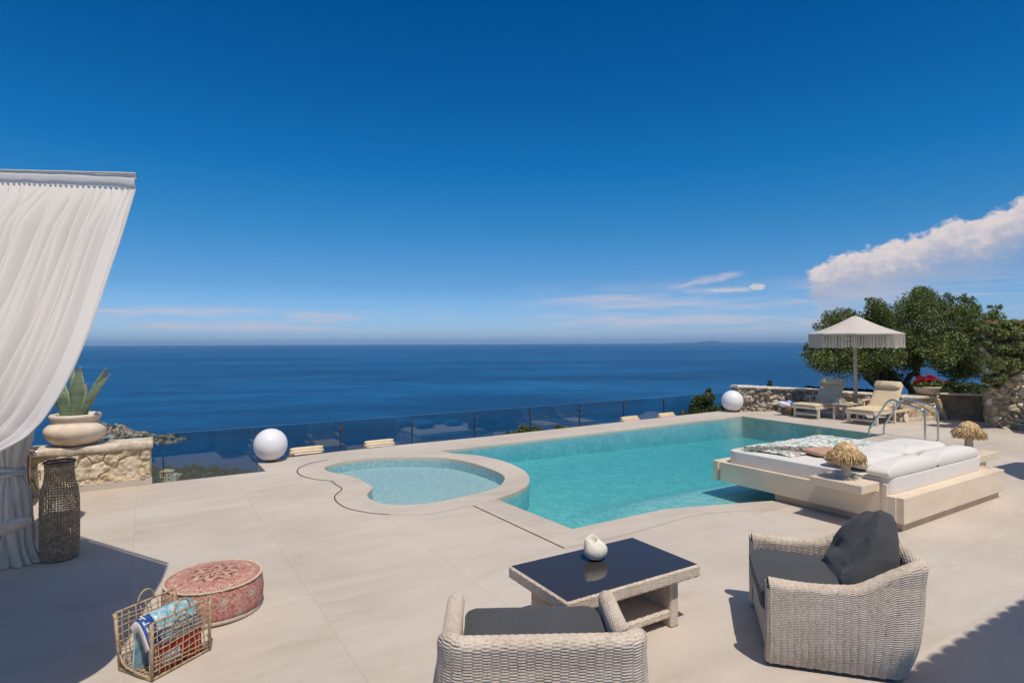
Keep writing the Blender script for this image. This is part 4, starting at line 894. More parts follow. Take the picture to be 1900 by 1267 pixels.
# ------------------------------------------------------------------ foliage
def leaf_mat(name, cols, rough=.45, tl=.25):
    m, g, b = newmat(name, rough, .35); nt = m.node_tree
    a = g.n('ShaderNodeAttribute', attribute_name='tone'); g.l(a.outputs['Color'], b.inputs['Base Color'])
    tb = g.n('ShaderNodeBsdfTranslucent'); q = g.n('ShaderNodeMix', data_type='RGBA', blend_type='MULTIPLY'); q.inputs[0].default_value = 1
    g.l(a.outputs['Color'], q.inputs[6]); q.inputs[7].default_value = (1.3, 1.5, .5, 1); g.l(q.outputs[2], tb.inputs[0])
    mx = g.n('ShaderNodeMixShader'); mx.inputs[0].default_value = tl; g.l(b.outputs[0], mx.inputs[1]); g.l(tb.outputs[0], mx.inputs[2]); g.l(mx.outputs[0], nt.nodes['Material Output'].inputs[0])
    return m
M_leafm = leaf_mat('leaves', None)
def leaves(name, lobes, nper, ln, wd, parent=None, pal=((.09, .12, .032), (.18, .21, .06), (.28, .29, .11), (.05, .07, .024)), seed=1, shell=.45, up=.3, hole=0, twig=True):
    rg = np.random.default_rng(seed); V = []; Fc = []; Cl = []
    vols = np.array([l[3]**2 for l in lobes]); tot = nper; cnt = np.maximum(8, (tot*vols/vols.sum())).astype(int)
    pts = []; 
    for (x, y, z, r), c in zip(lobes, cnt):
        d = rg.normal(size=(c, 3)); d /= np.linalg.norm(d, axis=1, keepdims=True); rad = r*(1-shell*rg.random((c, 1))**1.3)
        bump = 1+.22*fbm(d*2.2+x*3.1, 3)[:, None]+.16*fbm(d*6+y, 2)[:, None]; pts.append(np.array([x, y, z])+d*rad*bump*np.array([1, 1, .85]))
    pts = np.concatenate(pts)
    if hole: keep = fbm(pts*hole[0]+seed, 3) > hole[1]; pts = pts[keep]
    n = len(pts); a = rg.normal(size=(n, 3)); a[:, 2] += up; a /= np.linalg.norm(a, axis=1, keepdims=True)
    b = rg.normal(size=(n, 3)); b -= (b*a).sum(1, keepdims=True)*a; b /= np.linalg.norm(b, axis=1, keepdims=True)
    L = ln*rg.uniform(.6, 1.3, (n, 1)); Wd = wd*rg.uniform(.7, 1.3, (n, 1)); cr = np.cross(a, b)
    v0 = pts-a*L/2; v1 = pts+b*Wd/2+cr*Wd*.15; v2 = pts+a*L/2; v3 = pts-b*Wd/2+cr*Wd*.15
    V = np.stack([v0, v1, v2, v3], 1).reshape(-1, 3); Fq = np.arange(4*n).reshape(n, 4)
    pal = np.array(pal); cl = pal[rg.integers(0, len(pal), n)]*(1+.35*fbm(pts*1.3+5, 3)[:, None])*rg.uniform(.75, 1.25, (n, 1)); cl = np.repeat(cl, 4, 0)
    return fast(name, V, Fq, M_leafm, parent, False, cl)
M_bark = pm('bark', (.075, .055, .04), (.13, .10, .075), 14, .9, .8, 30, .03)
def limb(k, pts, r0, r1): q = spline(pts, 5); n = len(q); k.tube(q, [r0+(r1-r0)*i/(n-1) for i in range(n)], 8)
# big spreading tree
YT = 20.5
t = thing('spreading_tree', 'wide dark green spreading tree with crooked trunks behind the umbrella and stone wall', 'tree')
lb = []; rg = random.Random(12)
for x, y, r, dy in [(1556, 598, 34, 0), (1540, 622, 36, .6), (1512, 660, 27, 0), (1530, 672, 30, -.5), (1560, 662, 42, .3), (1600, 610, 34, 0), (1585, 640, 45, .8), (1600, 676, 36, -.6), (1628, 580, 26, 0), (1650, 600, 42, .5), (1700, 575, 40, 0), (1712, 548, 18, .2), (1740, 575, 40, .4), (1782, 582, 36, -.3), (1812, 612, 34, .3), (1835, 640, 32, .4), (1680, 630, 50, -.8), (1740, 630, 55, -.5), (1790, 645, 48, -.4), (1650, 655, 42, -1.0), (1690, 668, 30, -1.1), (1630, 690, 30, -.2), (1655, 700, 22, .2), (1790, 685, 28, -.2), (1760, 682, 26, .3), (1738, 660, 34, -.6), (1820, 672, 30, .1), (1850, 590, 16, -.3), (1845, 575, 8, -.2), (1795, 555, 12, .1), (1612, 560, 10, 0), (1505, 645, 14, 0)]:
    for j in range(3):
        Yl = YT+dy+rg.uniform(-1.3, 1.3); p = PY(x+rg.uniform(-9, 9), y+rg.uniform(-7, 7), Yl); lb.append((p.x, p.y, p.z, r*Yl/1080*rg.uniform(.62, .98)))
    for j in range(4):                       # outlying sprays
        a = rg.uniform(0, 6.28); Yl = YT+dy+rg.uniform(-.8, .8); p = PY(x+r*.85*math.cos(a), y-abs(r*.8*math.sin(a)), Yl); lb.append((p.x, p.y, p.z, r*Yl/1080*rg.uniform(.18, .34)))
leaves('crown', lb, 120000, .09, .036, t, seed=3, shell=.7, hole=(1.6, -.36))
k = MB()
root = PY(1668, 760, YT); root.z = -1.6
for pts in ([(1668, 790), (1655, 745), (1636, 715), (1618, 694), (1598, 680), (1575, 660)], [(1668, 790), (1662, 742), (1640, 728), (1612, 705), (1600, 690)], [(1690, 790), (1694, 730), (1683, 712), (1688, 698), (1700, 688), (1720, 650)], [(1690, 790), (1717, 735), (1714, 712), (1702, 695), (1698, 670), (1700, 620)], [(1700, 790), (1728, 728), (1745, 716), (1762, 708), (1790, 695)], [(1660, 750), (1640, 700), (1650, 660), (1660, 600)]):
    limb(k, [PY(x, y, YT-.2) for x, y in pts], .15, .05)
k.build('trunk', M_bark, t, smooth=True); base(t, (root.x, root.y, -1.6))
# shrubs
def shrub(label, cat, px, py, Y, w, h, n, seed, pal=None, ln=.09, wd=.04, name='shrub', zb=None, lobes=None, group=None):
    c = PY(px, py, Y); t = thing(name, label, cat, (0, 0, 0), 0, group); lb = []; rg = random.Random(seed); s_ = Y/1080
    for (lx_, ly_, lr) in lobes:
        for j in range(3): lb.append((c.x+lx_*s_+rg.uniform(-.25, .25)*lr*s_, c.y+rg.uniform(-.5, .5)*lr*s_*1.5, c.z-ly_*s_, lr*s_*rg.uniform(.6, .95)))
    kw = {} if pal is None else {'pal': pal}
    leaves('foliage', lb, n, ln, wd, t, seed=seed, shell=.8, **kw)
    k = MB(); zb = c.z-h if zb is None else zb
    for l in lobes: limb(k, [(c.x, c.y, zb), (c.x+l[0]*s_*.4, c.y, (c.z-l[1]*s_+zb)/2), (c.x+l[0]*s_, c.y, c.z-l[1]*s_)], .03, .012)
    k.build('stem', M_bark, t); return base(t, (c.x, c.y, zb))
grn = ((.05, .08, .03), (.08, .12, .04), (.12, .15, .06))
shrub('dark bushy shrub left of the right globe, beyond the far pool corner', 'shrub', 1305, 745, 21, 3, 2.4, 14000, 5, grn, lobes=[(-5, 0, 16), (8, -8, 15), (10, 12, 20), (-18, 16, 16), (-34, 24, 9), (24, 18, 14), (38, 14, 10), (0, 22, 20), (11, -20, 6)])
shrub('young pointed shrub showing over the pale wall cap', 'shrub', 1428, 713, 20, .5, 1.4, 900, 6, grn, .06, .02, lobes=[(0, 0, 6), (0, -5, 4), (1, 6, 7)])
yel = ((.10, .13, .04), (.16, .17, .05), (.07, .10, .03))
shrub('low yellow green bush below the far deck edge, middle and tallest one', 'shrub', 985, 797, 16.2, 1, 1.0, 4200, 7, yel, .07, .03, lobes=[(-10, 0, 13), (10, 3, 12), (-26, 8, 9), (22, 6, 9)])
shrub('low yellow green bush below the far deck edge, right one', 'shrub', 1040, 795, 16.4, 1, 1.0, 2200, 8, yel, .07, .03, lobes=[(-4, 0, 9), (10, 2, 8)])
shrub('low dark spiky bush below the far deck edge, left one', 'shrub', 941, 806, 16.0, 1, 1.0, 1800, 9, grn, .10, .02, lobes=[(0, 0, 9), (-8, 5, 7), (8, 4, 7)])
shrub('dark green shrub behind the retaining wall, right of the flower bowl', 'shrub', 1775, 722, 17.6, 1.5, 1.5, 7000, 10, grn, .09, .04, lobes=[(-8, -6, 12), (8, 0, 16), (-22, 6, 12), (25, -4, 14), (38, 2, 14), (0, 12, 16), (-34, 12, 8), (30, 14, 14)])
shrub('climbing green plant covering the upper part of the big stone house wall', 'climbing plant', 1868, 665, 13.6, 1.5, 1.9, 22000, 13, ((.11, .14, .04), (.19, .22, .07), (.30, .28, .13)), .075, .035, 'climbing_plant', zb=1.2, lobes=[(-18, -45, 17), (5, -48, 18), (30, -42, 20), (-25, -20, 18), (0, -18, 22), (28, -15, 22), (-30, 10, 18), (-5, 10, 20), (20, 5, 18), (-36, 38, 14), (-18, 36, 14), (38, 18, 8), (-40, 55, 9), (-20, 52, 6), (45, -40, 16), (-45, -52, 12), (-28, -60, 11), (-8, -64, 11), (14, -63, 12), (34, -60, 12), (-48, -30, 12), (-46, -5, 12)])
hedge = [(x, 733, 11) for x in range(1500, 1660, 12)]
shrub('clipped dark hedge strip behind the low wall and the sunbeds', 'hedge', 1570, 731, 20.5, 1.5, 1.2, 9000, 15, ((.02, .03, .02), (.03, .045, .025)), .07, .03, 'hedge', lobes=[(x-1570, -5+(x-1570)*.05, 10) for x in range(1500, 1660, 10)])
# ------------------------------------------------------------------ far coast: houses and scrub
M_plas = pm('ochre_plaster', (.62, .52, .36), rough=.8); M_win = pm('dark_window', (.03, .03, .035), rough=.3)
def villa(label, px, py, Y, w, d, h, rz):
    p = PY(px, py, Y); zg = float(terr(np.array(p.x/Y), np.array(Y)))-.5; zt = p.z
    t = thing('villa', label, 'house', (p.x, Y, zg), rz); hh_ = zt-zg
    MB().box((0, 0, (hh_-2)/2), (w, d, hh_-2)).build('wall', M_plas, t); MB().box((w*.72, 0, hh_*.3), (w*.4, d*.8, hh_*.6)).build('side_wing', M_plas, t)
    k = MB(); e_ = .8; a, b_ = w/2+e_, d/2+e_; k.add([(-a, -b_, hh_-2), (a, -b_, hh_-2), (a, b_, hh_-2), (-a, b_, hh_-2), (-a*.3, 0, hh_), (a*.3, 0, hh_)], [(0, 1, 5, 4), (1, 2, 5), (2, 3, 4, 5), (3, 0, 4), (3, 2, 1, 0)]); k.build('roof', pm('far_roof_tile', (.52, .38, .24), rough=.9), t)
    for x in (-.3, 0, .3):
        for z in (.35, .68): k = MB(); k.box((x*w, -d/2-.03, (hh_-2)*z), (1.3, .1, 1.7)); k.build('window', M_win, t)
villa('distant ochre villa on the shore below, left and larger of the two', 310, 870, 620, 11, 9, 9, .2)
villa('distant low villa with reddish roof on the shore below, right and smaller', 327, 877, 628, 9, 8, 6, -.3)
lb = []; rg = random.Random(4)
for i in range(330):
    Y_ = rg.uniform(480, 716); q_ = rg.uniform(-.66, -.40)
    if Y_ > hcoast(q_)-5: continue
    if abs((q_*1080+950)-312) < 16 and Y_ > 590 and Y_ < 625: continue
    z_ = float(terr(np.array(q_), np.array(Y_))); r_ = rg.uniform(2.2, 5); lb.append((q_*Y_, Y_, z_+r_*.5, r_))
o = leaves('coastal_scrub', lb, 60000, 1.5, 1.0, None, seed=8, pal=((.04, .065, .025), (.06, .09, .035), (.03, .05, .02)), shell=.5); struct(o, 'stuff')
# ------------------------------------------------------------------ agave in its pot
M_terra = pm('pale_terracotta', (.74, .62, .47), (.66, .51, .36), 7, .75, .25, 60, .003)
pc = PY(143, 828, 8.62); pc = Vector((pc.x, pc.y, .645))
pc = W(UV(pc)[0], vA+.2, .645)
t = thing('terracotta_pot', 'wide pale terracotta pot with two rounded bulges standing on the parapet', 'pot', pc)
prof = [(.21, 0), (.22, .015), (.27, .045), (.345, .11), (.38, .19), (.375, .25), (.33, .30), (.285, .318), (.28, .345), (.285, .37), (.305, .39), (.315, .42), (.305, .45), (.285, .455), (.26, .44), (.25, .40), (.01, .40)]
MB().lathe(prof, 64).build('pot_body', M_terra, t, smooth=True, sub=1)
MB().lathe([(.27, .405), (.2, .415), (.01, .42)], 40).build('soil', pm('soil', (.06, .045, .035), (.11, .08, .06), 30, .95, .8, 50), t, smooth=True)
m, g, b = newmat('agave_leaf', .5, .3); v = g.coord('Object'); x_, y_, z_ = g.xyz(v); a = g.n('ShaderNodeAttribute', attribute_name='tone')
g.l(g.mix(g.noise(g.comb(x_*3, y_*3, z_*16), 1.6, 4).ss(.42, .6)*.45, a.outputs['Color'], (.10, .13, .07)), b.inputs['Base Color']); M_agv = m
t2 = thing('agave_plant', 'grey green agave with pale leaf margins growing from the terracotta pot', 'plant', pc+Vector((0, 0, .41)))
def agave(px, py, wmax, side=0, by=0.0, bx=0.0, curve=.05):
    tip = PY(px, py, pc.y+by*3)-(pc+Vector((0, 0, .41))); b0 = Vector((bx, by, 0)); ax = tip-b0; L = ax.length; ax.normalize()
    wd_ = Vector((math.cos(side), math.sin(side), 0)); wd_ = (wd_-ax*wd_.dot(ax)).normalized(); nn_ = ax.cross(wd_); n1_, n2_ = 26, 9; Pg = np.zeros((n1_, n2_, 3)); col = np.zeros((n1_, n2_, 3))
    for i in range(n1_):
        f = i/(n1_-1); w_ = 1.3*wmax*(.75+.55*f-.1)*(1 if f < .55 else max(0.02, 1-((f-.55)/.45)**1.15)); c = b0+ax*L*f+nn_*curve*math.sin(f*math.pi)*L
        for j in range(n2_):
            s_ = (j/(n2_-1)-.5)*2; p = c+wd_*s_*w_*.5-nn_*w_*.28*(1-s_*s_)*1.0+Vector((0, 0, .004*math.sin(i*9+j) if abs(s_) > .9 else 0)); Pg[i, j] = p; col[i, j] = (.46, .48, .28) if abs(s_) > .86 else ((.20, .25, .14) if f < .9 else (.22, .14, .08))
    GB().add(Pg, col=col).build('leaf', M_agv, t2).modifiers.new('s', 'SOLIDIFY').thickness = .012
agave(149, 680, .155, 0, -.02, .0, .02); agave(137, 684, .09, .3, .06, -.05, -.03); agave(198, 682, .075, .6, .03, .07, .05); agave(206, 694, .10, -.5, -.04, .08, -.04); agave(119, 706, .13, -.3, .0, -.08, -.03); agave(103, 712, .12, .4, -.06, -.10, .05); agave(160, 712, .09, 1.2, .12, .03, .05)
# ------------------------------------------------------------------ flower bowl
fb = Vector((c0.x, c0.y, .66)); fb = PY(1720, 742, c0.y-.02); fb.z = .662
t = thing('stone_bowl', 'pitted cream stone bowl planter on the pillar filled with red geraniums', 'planter', fb)
m, g, b = newmat('pitted_planter', .9, .1); v = g.coord('Object'); g.l(g.mix(g.noise(v, 60, 4).ss(.4, .6), (.66, .53, .40), (.50, .38, .27)), b.inputs['Base Color']); g.l(g.bump(g.vor(v, 60), .8, .01), b.inputs['Normal'])
MB().lathe([(.14, 0), (.17, .02), (.25, .09), (.31, .19), (.325, .235), (.30, .24), (.28, .2), (.01, .19)], 48).build('bowl_body', m, t, smooth=True)
t = thing('geranium_plant', 'bushy geranium with bright red flower heads in the stone bowl', 'flowers', fb+Vector((0, 0, .2)))
leaves('foliage', [(x, y, .10, .12) for x in (-.2, -.05, .1, .22) for y in (-.12, .1)], 2600, .06, .05, t, pal=((.07, .13, .03), (.12, .20, .05), (.18, .25, .07)), seed=4, shell=.9)
for i, (x, y, z, r) in enumerate([(-.27, -.1, .22, .065), (-.17, -.16, .20, .06), (-.20, .05, .26, .06), (-.05, -.18, .22, .07), (.03, -.05, .30, .075), (.08, -.14, .27, .065), (.22, -.14, .20, .065), (.16, 0, .26, .05), (-.32, 0, .13, .05), (.42, -.05, .12, .05), (.0, .1, .25, .06), (.31, -.1, .14, .04)]):
    leaves('flower_head', [(x, y, z, r)], 170, .03, .026, t, pal=((.50, .008, .03), (.62, .015, .05), (.38, .005, .02)), seed=20+i, shell=.8)
# ------------------------------------------------------------------ woven floor vase
vp = P(96, 1046); vp.y += .15; vp.x -= .04
t = thing('woven_vase', 'tall dark open weave rattan floor vase beside the white curtain', 'vase', (vp.x, vp.y, 0), .2)
hts = [0, .03, .12, .35, .58, .68, .76, .86, .93, .95]; rds = [.135, .15, .155, .157, .155, .145, .122, .112, .117, .122]
rad = lambda z: float(np.interp(z, hts, rds))
k = MB(); rg = random.Random(6); N = 38
for i in range(N):
    a0 = 2*math.pi*i/N; pts = []
    for z in np.arange(.01, .95, .03): a = a0+rg.uniform(-.012, .012); r_ = rad(z)+(.004 if (int(z/.03)+i) % 2 else -.002); pts.append((r_*math.cos(a), r_*math.sin(a), z))
    k.tube(pts, .0042, 5)
z = .012
while z < .945:
    dense = z < .16 or z > .90; r_ = rad(z); k.tube([((r_+.003*math.sin(a*23+z*50))*math.cos(a), (r_+.003*math.sin(a*23+z*50))*math.sin(a), z+.0025*math.sin(a*5+z*31)+rg.uniform(-.001, .001)) for a in np.linspace(0, 2*math.pi, 60, endpoint=False)], .0048, 5, closed=True)
    z += .0125 if dense else (.0175 if z < .42 or z > .8 else .0235)
k.build('woven_body', pm('dark_rattan', (.34, .215, .12), (.52, .37, .23), 30, .75), t, smooth=True)
k = MB(); k.tube([(.123*math.cos(a), .123*math.sin(a), .95) for a in np.linspace(0, 2*math.pi, 48, endpoint=False)], .010, 8, closed=True); k.tube([(.113*math.cos(a), .113*math.sin(a), .925) for a in np.linspace(0, 2*math.pi, 48, endpoint=False)], .009, 8, closed=True); k.build('rim', pm('dark_rattan_rim', (.07, .045, .035), (.14, .1, .07), 40, .7), t, smooth=True)
MB().lathe([(.13, 0), (.135, .012), (.01, .014)], 30).build('bottom', M_dkw, t)
# ------------------------------------------------------------------ curtains
def curtain_mat(name, c, tl, rib):
    m, g, b = newmat(name, .9, .05); nt = m.node_tree; v = g.coord('UV'); 
    n = g.noise(g.coord('Object'), 260, 2); b.inputs['Base Color'].default_value = (*c, 1); g.l(g.mix(n.ss(.35, .65), tuple(x*.93 for x in c), c), b.inputs['Base Color'])
    g.l(g.bump(n, .2, .001), b.inputs['Normal']); tb = g.n('ShaderNodeBsdfTranslucent'); tb.inputs[0].default_value = (*[x*.95 for x in c], 1)
    mx = g.n('ShaderNodeMixShader'); mx.inputs[0].default_value = tl; g.l(b.outputs[0], mx.inputs[1]); g.l(tb.outputs[0], mx.inputs[2]); g.l(mx.outputs[0], nt.nodes['Material Output'].inputs[0]); return m
M_cur2 = curtain_mat('tied_gauze', (.84, .75, .64), .35, 0)
M_cur = curtain_mat('gauze_curtain', (.66, .61, .555), .15, 0)
C0 = np.array([-2.62, 4.06, 3.185]); CD = np.array([-1.58, .78, .26]); RL = 1.9
EP = [C0]+[np.array(PY(px_i, py_i, Y_i)) for px_i, py_i, Y_i in ((241, 390, 3.86), (224, 445, 3.68), (202, 510, 3.48), (182, 570, 3.30), (160, 630, 3.14), (134, 690, 3.02), (104, 745, 2.94), (66, 795, 2.88), (10, 832, 2.82))]+[np.array((-2.85, 2.72, 1.42)), np.array((-3.2, 2.66, 1.36))]
E0 = np.array(spline(EP, 10))
na, nb = 900, 120
A, B = np.meshgrid(np.linspace(0, 1, na), np.linspace(0, 1, nb), indexing='ij')
G0 = E0[-1]; Rod = C0+A[..., None]*CD*RL; Gt = G0+A[..., None]*np.array([-.35, .35, -.30])
idx = B*(len(E0)-1); e0 = np.stack([np.interp(idx, np.arange(len(E0)), E0[:, c]) for c in range(3)], 2)
lin0 = C0+(G0-C0)*B[..., None]; w_ = ((1-A)**1.6)[..., None]
base_s = Rod+(Gt-Rod)*B[..., None]+w_*(e0-lin0)
base_s[..., 2] -= (.35*np.sin(np.pi*B)*A)*(1-w_[..., 0]*.8)
n = nrm(base_s)
if n[260, 50, 1] > 0: n = -n
def ridge(x): return np.abs(np.sin(x))**.75*2-1
fade = np.clip(B/.10, 0, 1); lo_ = np.clip((B-.015)/.16, 0, 1); damp = np.clip((1-B)*3+.25, 0, 1)
wob = .6*fbm(np.stack([A*5, B*1.2, 0*A], 2), 3)
big = ridge((A*25+wob*1.6)*np.pi+.9)*.080*lo_*damp*(.5+.9*np.abs(np.sin(A*23)))
midf = ridge((A*64+wob*3+B*1.1)*np.pi*1.0)*.017*fade*damp*(1-.35*lo_)
fin_ = np.sin((A*88+wob*3)*np.pi)*.012*np.clip(1.2-B*3.0, .12, 1)
edge = np.clip(A/.12, 0, 1)**.9
flap = .0*np.clip(1-A/.13, 0, 1)**1.2*np.clip(B/.4, 0, 1)*damp
big2 = fbm(np.stack([A*9, B*.9, 0*A+4], 2), 3)*.06*lo_*damp
cp = base_s+n*((big+midf+fin_+big2)*edge)[..., None]+flap[..., None]*np.array([-.55, .80, -.12])
t = thing('gauze_curtain', 'billowing white gauze curtain hung from the canopy rod at upper left', 'curtain')
GB().add(cp).build('drape', M_cur, t)
# pleated heading tape above the drape and a hem along the free edge
A2, H2 = np.meshgrid(np.linspace(-.002, 1, 900), np.linspace(0, 1, 12), indexing='ij'); hp = C0+A2[..., None]*CD*RL+np.array([0, 0, 1.])*(H2*.105-.004)[..., None]
pl = np.abs(np.sin(A2*150*np.pi+.4*np.sin(A2*37)))*.012; st_ = (np.abs(H2-.15) < .06)*.008+(np.abs(H2-.9) < .08)*-.004
hn = np.array([.44, .88, 0])*-1; hp = hp+hn*((pl*(H2 < .8)+.008*np.sin(H2*np.pi)-st_))[..., None]; hp = hp+.012*fbm(np.stack([A2*14, H2*1, 0*A2], 2), 3)[..., None]*np.array([0, 0, 1.])
GB().add(hp).build('heading_tape', curtain_mat('heading_tape', (.80, .765, .73), .3, 0), t)
hp2 = C0+A2[..., None]*CD*RL+np.array([0, 0, 1.])*(.095+H2*.016)[..., None]+hn*(.006+.012*np.sin(H2*np.pi)+.006*fbm(np.stack([A2*60, H2, 0*A2], 2), 2))[..., None]
GB().add(hp2).build('top_hem', M_cur, t)
hemw = GB(); hh2 = np.stack([cp[0], cp[0]+(cp[3]-cp[0])*1.0+n[0]*.006], 0); hemw.add(np.stack([cp[0]+n[0]*.004, cp[5]+n[5]*.004], 0)); hemw.build('side_hem', M_cur, t)
base(t, C0+CD*RL/2)
rp0 = Vector(C0+CD/np.linalg.norm(CD)*.03+np.array([0, .03, .09])); rp1 = Vector(C0+CD*RL*1.05+np.array([0, .03, .09]))
o = MB().tube([rp0, rp1], .014, 10).build('curtain_rod', M_chrome, None, smooth=True); tag(sbase(o, (rp0+rp1)/2), 'slim rod carrying the white gauze curtain heading, mostly hidden', 'rod')
# second curtain, gathered and tied, hanging straight to the floor at the left edge
t = thing('tied_curtain', 'tied white curtain hanging straight to the floor behind the woven vase at left edge', 'curtain')
cb = P(18, 1046); cb = Vector((cb.x-.02, cb.y+.02, 0))
th, zz = np.meshgrid(np.linspace(0, 2*np.pi, 260, endpoint=False), np.linspace(0, 3.5, 150), indexing='ij')
rr_ = np.interp(zz, [0, .02, .12, .35, .70, .82, .88, .96, 1.2, 1.7, 3.5], [.27, .26, .22, .20, .17, .12, .105, .14, .20, .23, .26])
fold = (np.abs(np.sin(th*6+.8*np.sin(zz*2.1)+2.6*fbm(np.stack([np.cos(th), np.sin(th), zz*.7], 2)*1.5)))**.8-.5)*.06*np.interp(zz, [0, .7, .86, 1.1, 3.5], [1.5, .8, .3, .9, 1.1])+np.sin(th*23+zz)*.006
r2 = rr_+fold+.03*fbm(np.stack([np.cos(th)*2, np.sin(th)*2, zz*2], 2), 3)*np.interp(zz, [0, .3, 1], [2.0, 1, .6])
GB().add(np.stack([r2*np.cos(th)*.86, r2*np.sin(th)*.7, zz+.01], 2), True).build('drape', M_cur2, t)
for z0 in (.855, .90):
    k = MB(); k.tube([((.125+.01*math.sin(a*5))*math.cos(a)*.95, (.125+.01*math.sin(a*5))*math.sin(a)*.8, z0+.018*math.sin(a*2+z0*40)) for a in np.linspace(0, 2*math.pi, 40, endpoint=False)], .020, 8, closed=True); k.build('tie_band', M_cur, t, smooth=True)
t.location = cb
o = MB().tube([(0, 0, 0), (.15, .02, .02), (.34, -.02, .01)], [.05, .065, .045], 10).build('driftwood_log', M_stem, None, smooth=True, sub=1); lp = P(0, 975); o.location = PY(-16, 962, 4.9); o.rotation_euler = (0, -.35, .2)
o.location.z = .50; tag(o, 'pale driftwood piece poking in at the far left edge before the tied curtain', 'driftwood')
k = MB(); ll = o.location.copy(); 
st = thing('side_stool', 'plain wooden stool at the left edge holding the driftwood', 'stool', (ll.x-.02, ll.y, 0))
MB().lathe([(.16, .42), (.165, .43), (.165, .455), (.01, .46)], 24).build('seat', M_bark, st)
for a in (0, 2.1, 4.2): k = MB(); k.tube([(.14*math.cos(a), .14*math.sin(a), 0), (.11*math.cos(a), .11*math.sin(a), .43)], .016, 8); k.build('leg', M_bark, st)
st.location.x -= .12; 
# ------------------------------------------------------------------ shower mixer on the tan wall
t = thing('shower_mixer', 'chrome outdoor shower mixer with cross handles on the tan stone wall', 'tap')
def onwall(px, py):
    d = ray(px, py); u = uB+.05; Yd = u/(cu*d.x+su); return Vector((d.x*Yd, Yd, CH+d.z*Yd))+Vector((cu, su, 0))*.0
pts = [onwall(55, 834), onwall(84, 838)]
MB().tube(pts, .018, 10).build('valve_body', M_chrome, t, smooth=True)
for (x, y) in ((58, 842), (72, 840), (86, 839)):
    c = onwall(x, y)+Vector((cu, su, 0))*.05; k = MB(); k.tube([c-Vector((cu, su, 0))*.06, c], .011, 8); k.tube([c-Vector((0, 0, .035)), c+Vector((0, 0, .035))], .008, 8); k.tube([c-Vector((su, -cu, 0))*.035, c+Vector((su, -cu, 0))*.035], .008, 8); k.build('cross_handle', M_chrome, t, smooth=True)
MB().tube([onwall(54, 834), onwall(54, 812), onwall(50, 808)], .011, 8).build('riser_pipe', M_chrome, t, smooth=True); MB().tube([onwall(38, 812), onwall(52, 809)], .020, 8).build('spout', M_chrome, t, smooth=True)
k = MB(); k.tube(spline([onwall(53, 846), onwall(52, 880), onwall(56, 905), onwall(62, 930), onwall(60, 945)], 5), .007, 6); k.build('hose', M_slot, t, smooth=True); base(t, onwall(60, 836))
# ------------------------------------------------------------------ pouf
m, g, b = newmat('kilim', .95, .1); v = g.coord('Object'); x, y, z = g.xyz(v)
r_ = (x*x+y*y).f('SQRT'); ang = y.f('ARCTAN2', x)
med = ((ang*8).f('SINE')*.035+r_); rings = (med*62).f('SINE'); rings2 = ((ang*4).f('COSINE')*.05+r_*1.0)
n = g.noise(v, 42, 6, .8, 1.6); f = g.noise(v, 150, 2); vr = g.vor(v, 11, 'SMOOTH_F1')
c = g.ramp(n*.75+f*.25, [(.38, (.06, .05, .055)), (.43, (.30, .08, .065)), (.48, (.50, .145, .11)), (.52, (.60, .45, .35)), (.56, (.42, .15, .12)), (.61, (.60, .50, .38))])
cm = g.mix(rings.ss(.0, .6)*r_.ss(.22, .15)*n.ss(.46, .56)*.8, c, (.62, .50, .36)); cm = g.mix(rings.ss(-.55, -.8)*r_.ss(.22, .15)*n.ss(.3, .6), cm, (.05, .045, .05))
ring = (r_-.285).f('ABSOLUTE').ss(.035, .0)*(z-.21).ss(0, .02); cm = g.mix(ring*n.ss(.45, .6), cm, (.64, .52, .38))
sideb = ((ang*10).f('SINE')*(z*26).f('SINE')).ss(.55, .9)*(z-.22).ss(.0, -.02); cm = g.mix(sideb*.8, cm, (.50, .44, .36)); cm = g.mix(sideb.f('MULTIPLY', n.ss(.52, .6)), cm, (.10, .08, .08))
g.l(cm, b.inputs['Base Color']); g.l(g.bump(f*.6+n*.6, .8, .006), b.inputs['Normal'])
t = thing('round_pouf', 'round low pouf in worn red kilim fabric with cream pompom edging', 'pouf', (-2.37, 4.62, 0), .5)
th, ph = np.meshgrid(np.linspace(0, 2*np.pi, 120, endpoint=False), np.linspace(0, 1, 40), indexing='ij')
rr_ = np.interp(ph, [0, .05, .2, .45, .62, .70, .72, .9, 1], [.30, .335, .36, .362, .35, .335, .32, .14, .002]); zz = np.interp(ph, [0, .05, .2, .45, .62, .70, .72, .9, 1], [.008, .012, .06, .16, .235, .262, .270, .292, .297])
wv = .010*fbm(np.stack([np.cos(th)*3, np.sin(th)*3, zz*9], 2), 3)
GB().add(np.stack([(rr_+wv)*np.cos(th), (rr_+wv)*np.sin(th), zz+wv*.8+.0*th], 2), True).build('pouf_body', m, t)
k = MB(); rg = random.Random(1)
for i in range(118):
    a = 2*math.pi*i/118; k.lathe([(.001, -.010), (.009, -.005), (.0105, 0), (.009, .006), (.001, .010)], 7, (.345*math.cos(a), .345*math.sin(a), .262+rg.uniform(-.002, .002)), cap=False)
k.build('pompom_edging', pm('cream_wool', (.70, .58, .42), (.55, .42, .30), 60, .95), t, smooth=True)
k = MB(); k.tube([(.335*math.cos(a), .335*math.sin(a), .022+.006*math.sin(a*3)) for a in np.linspace(0, 2*math.pi, 70, endpoint=False)], .022, 8, closed=True); k.build('base_piping', pm('beige_canvas', (.50, .40, .33), rough=.9), t, smooth=True)
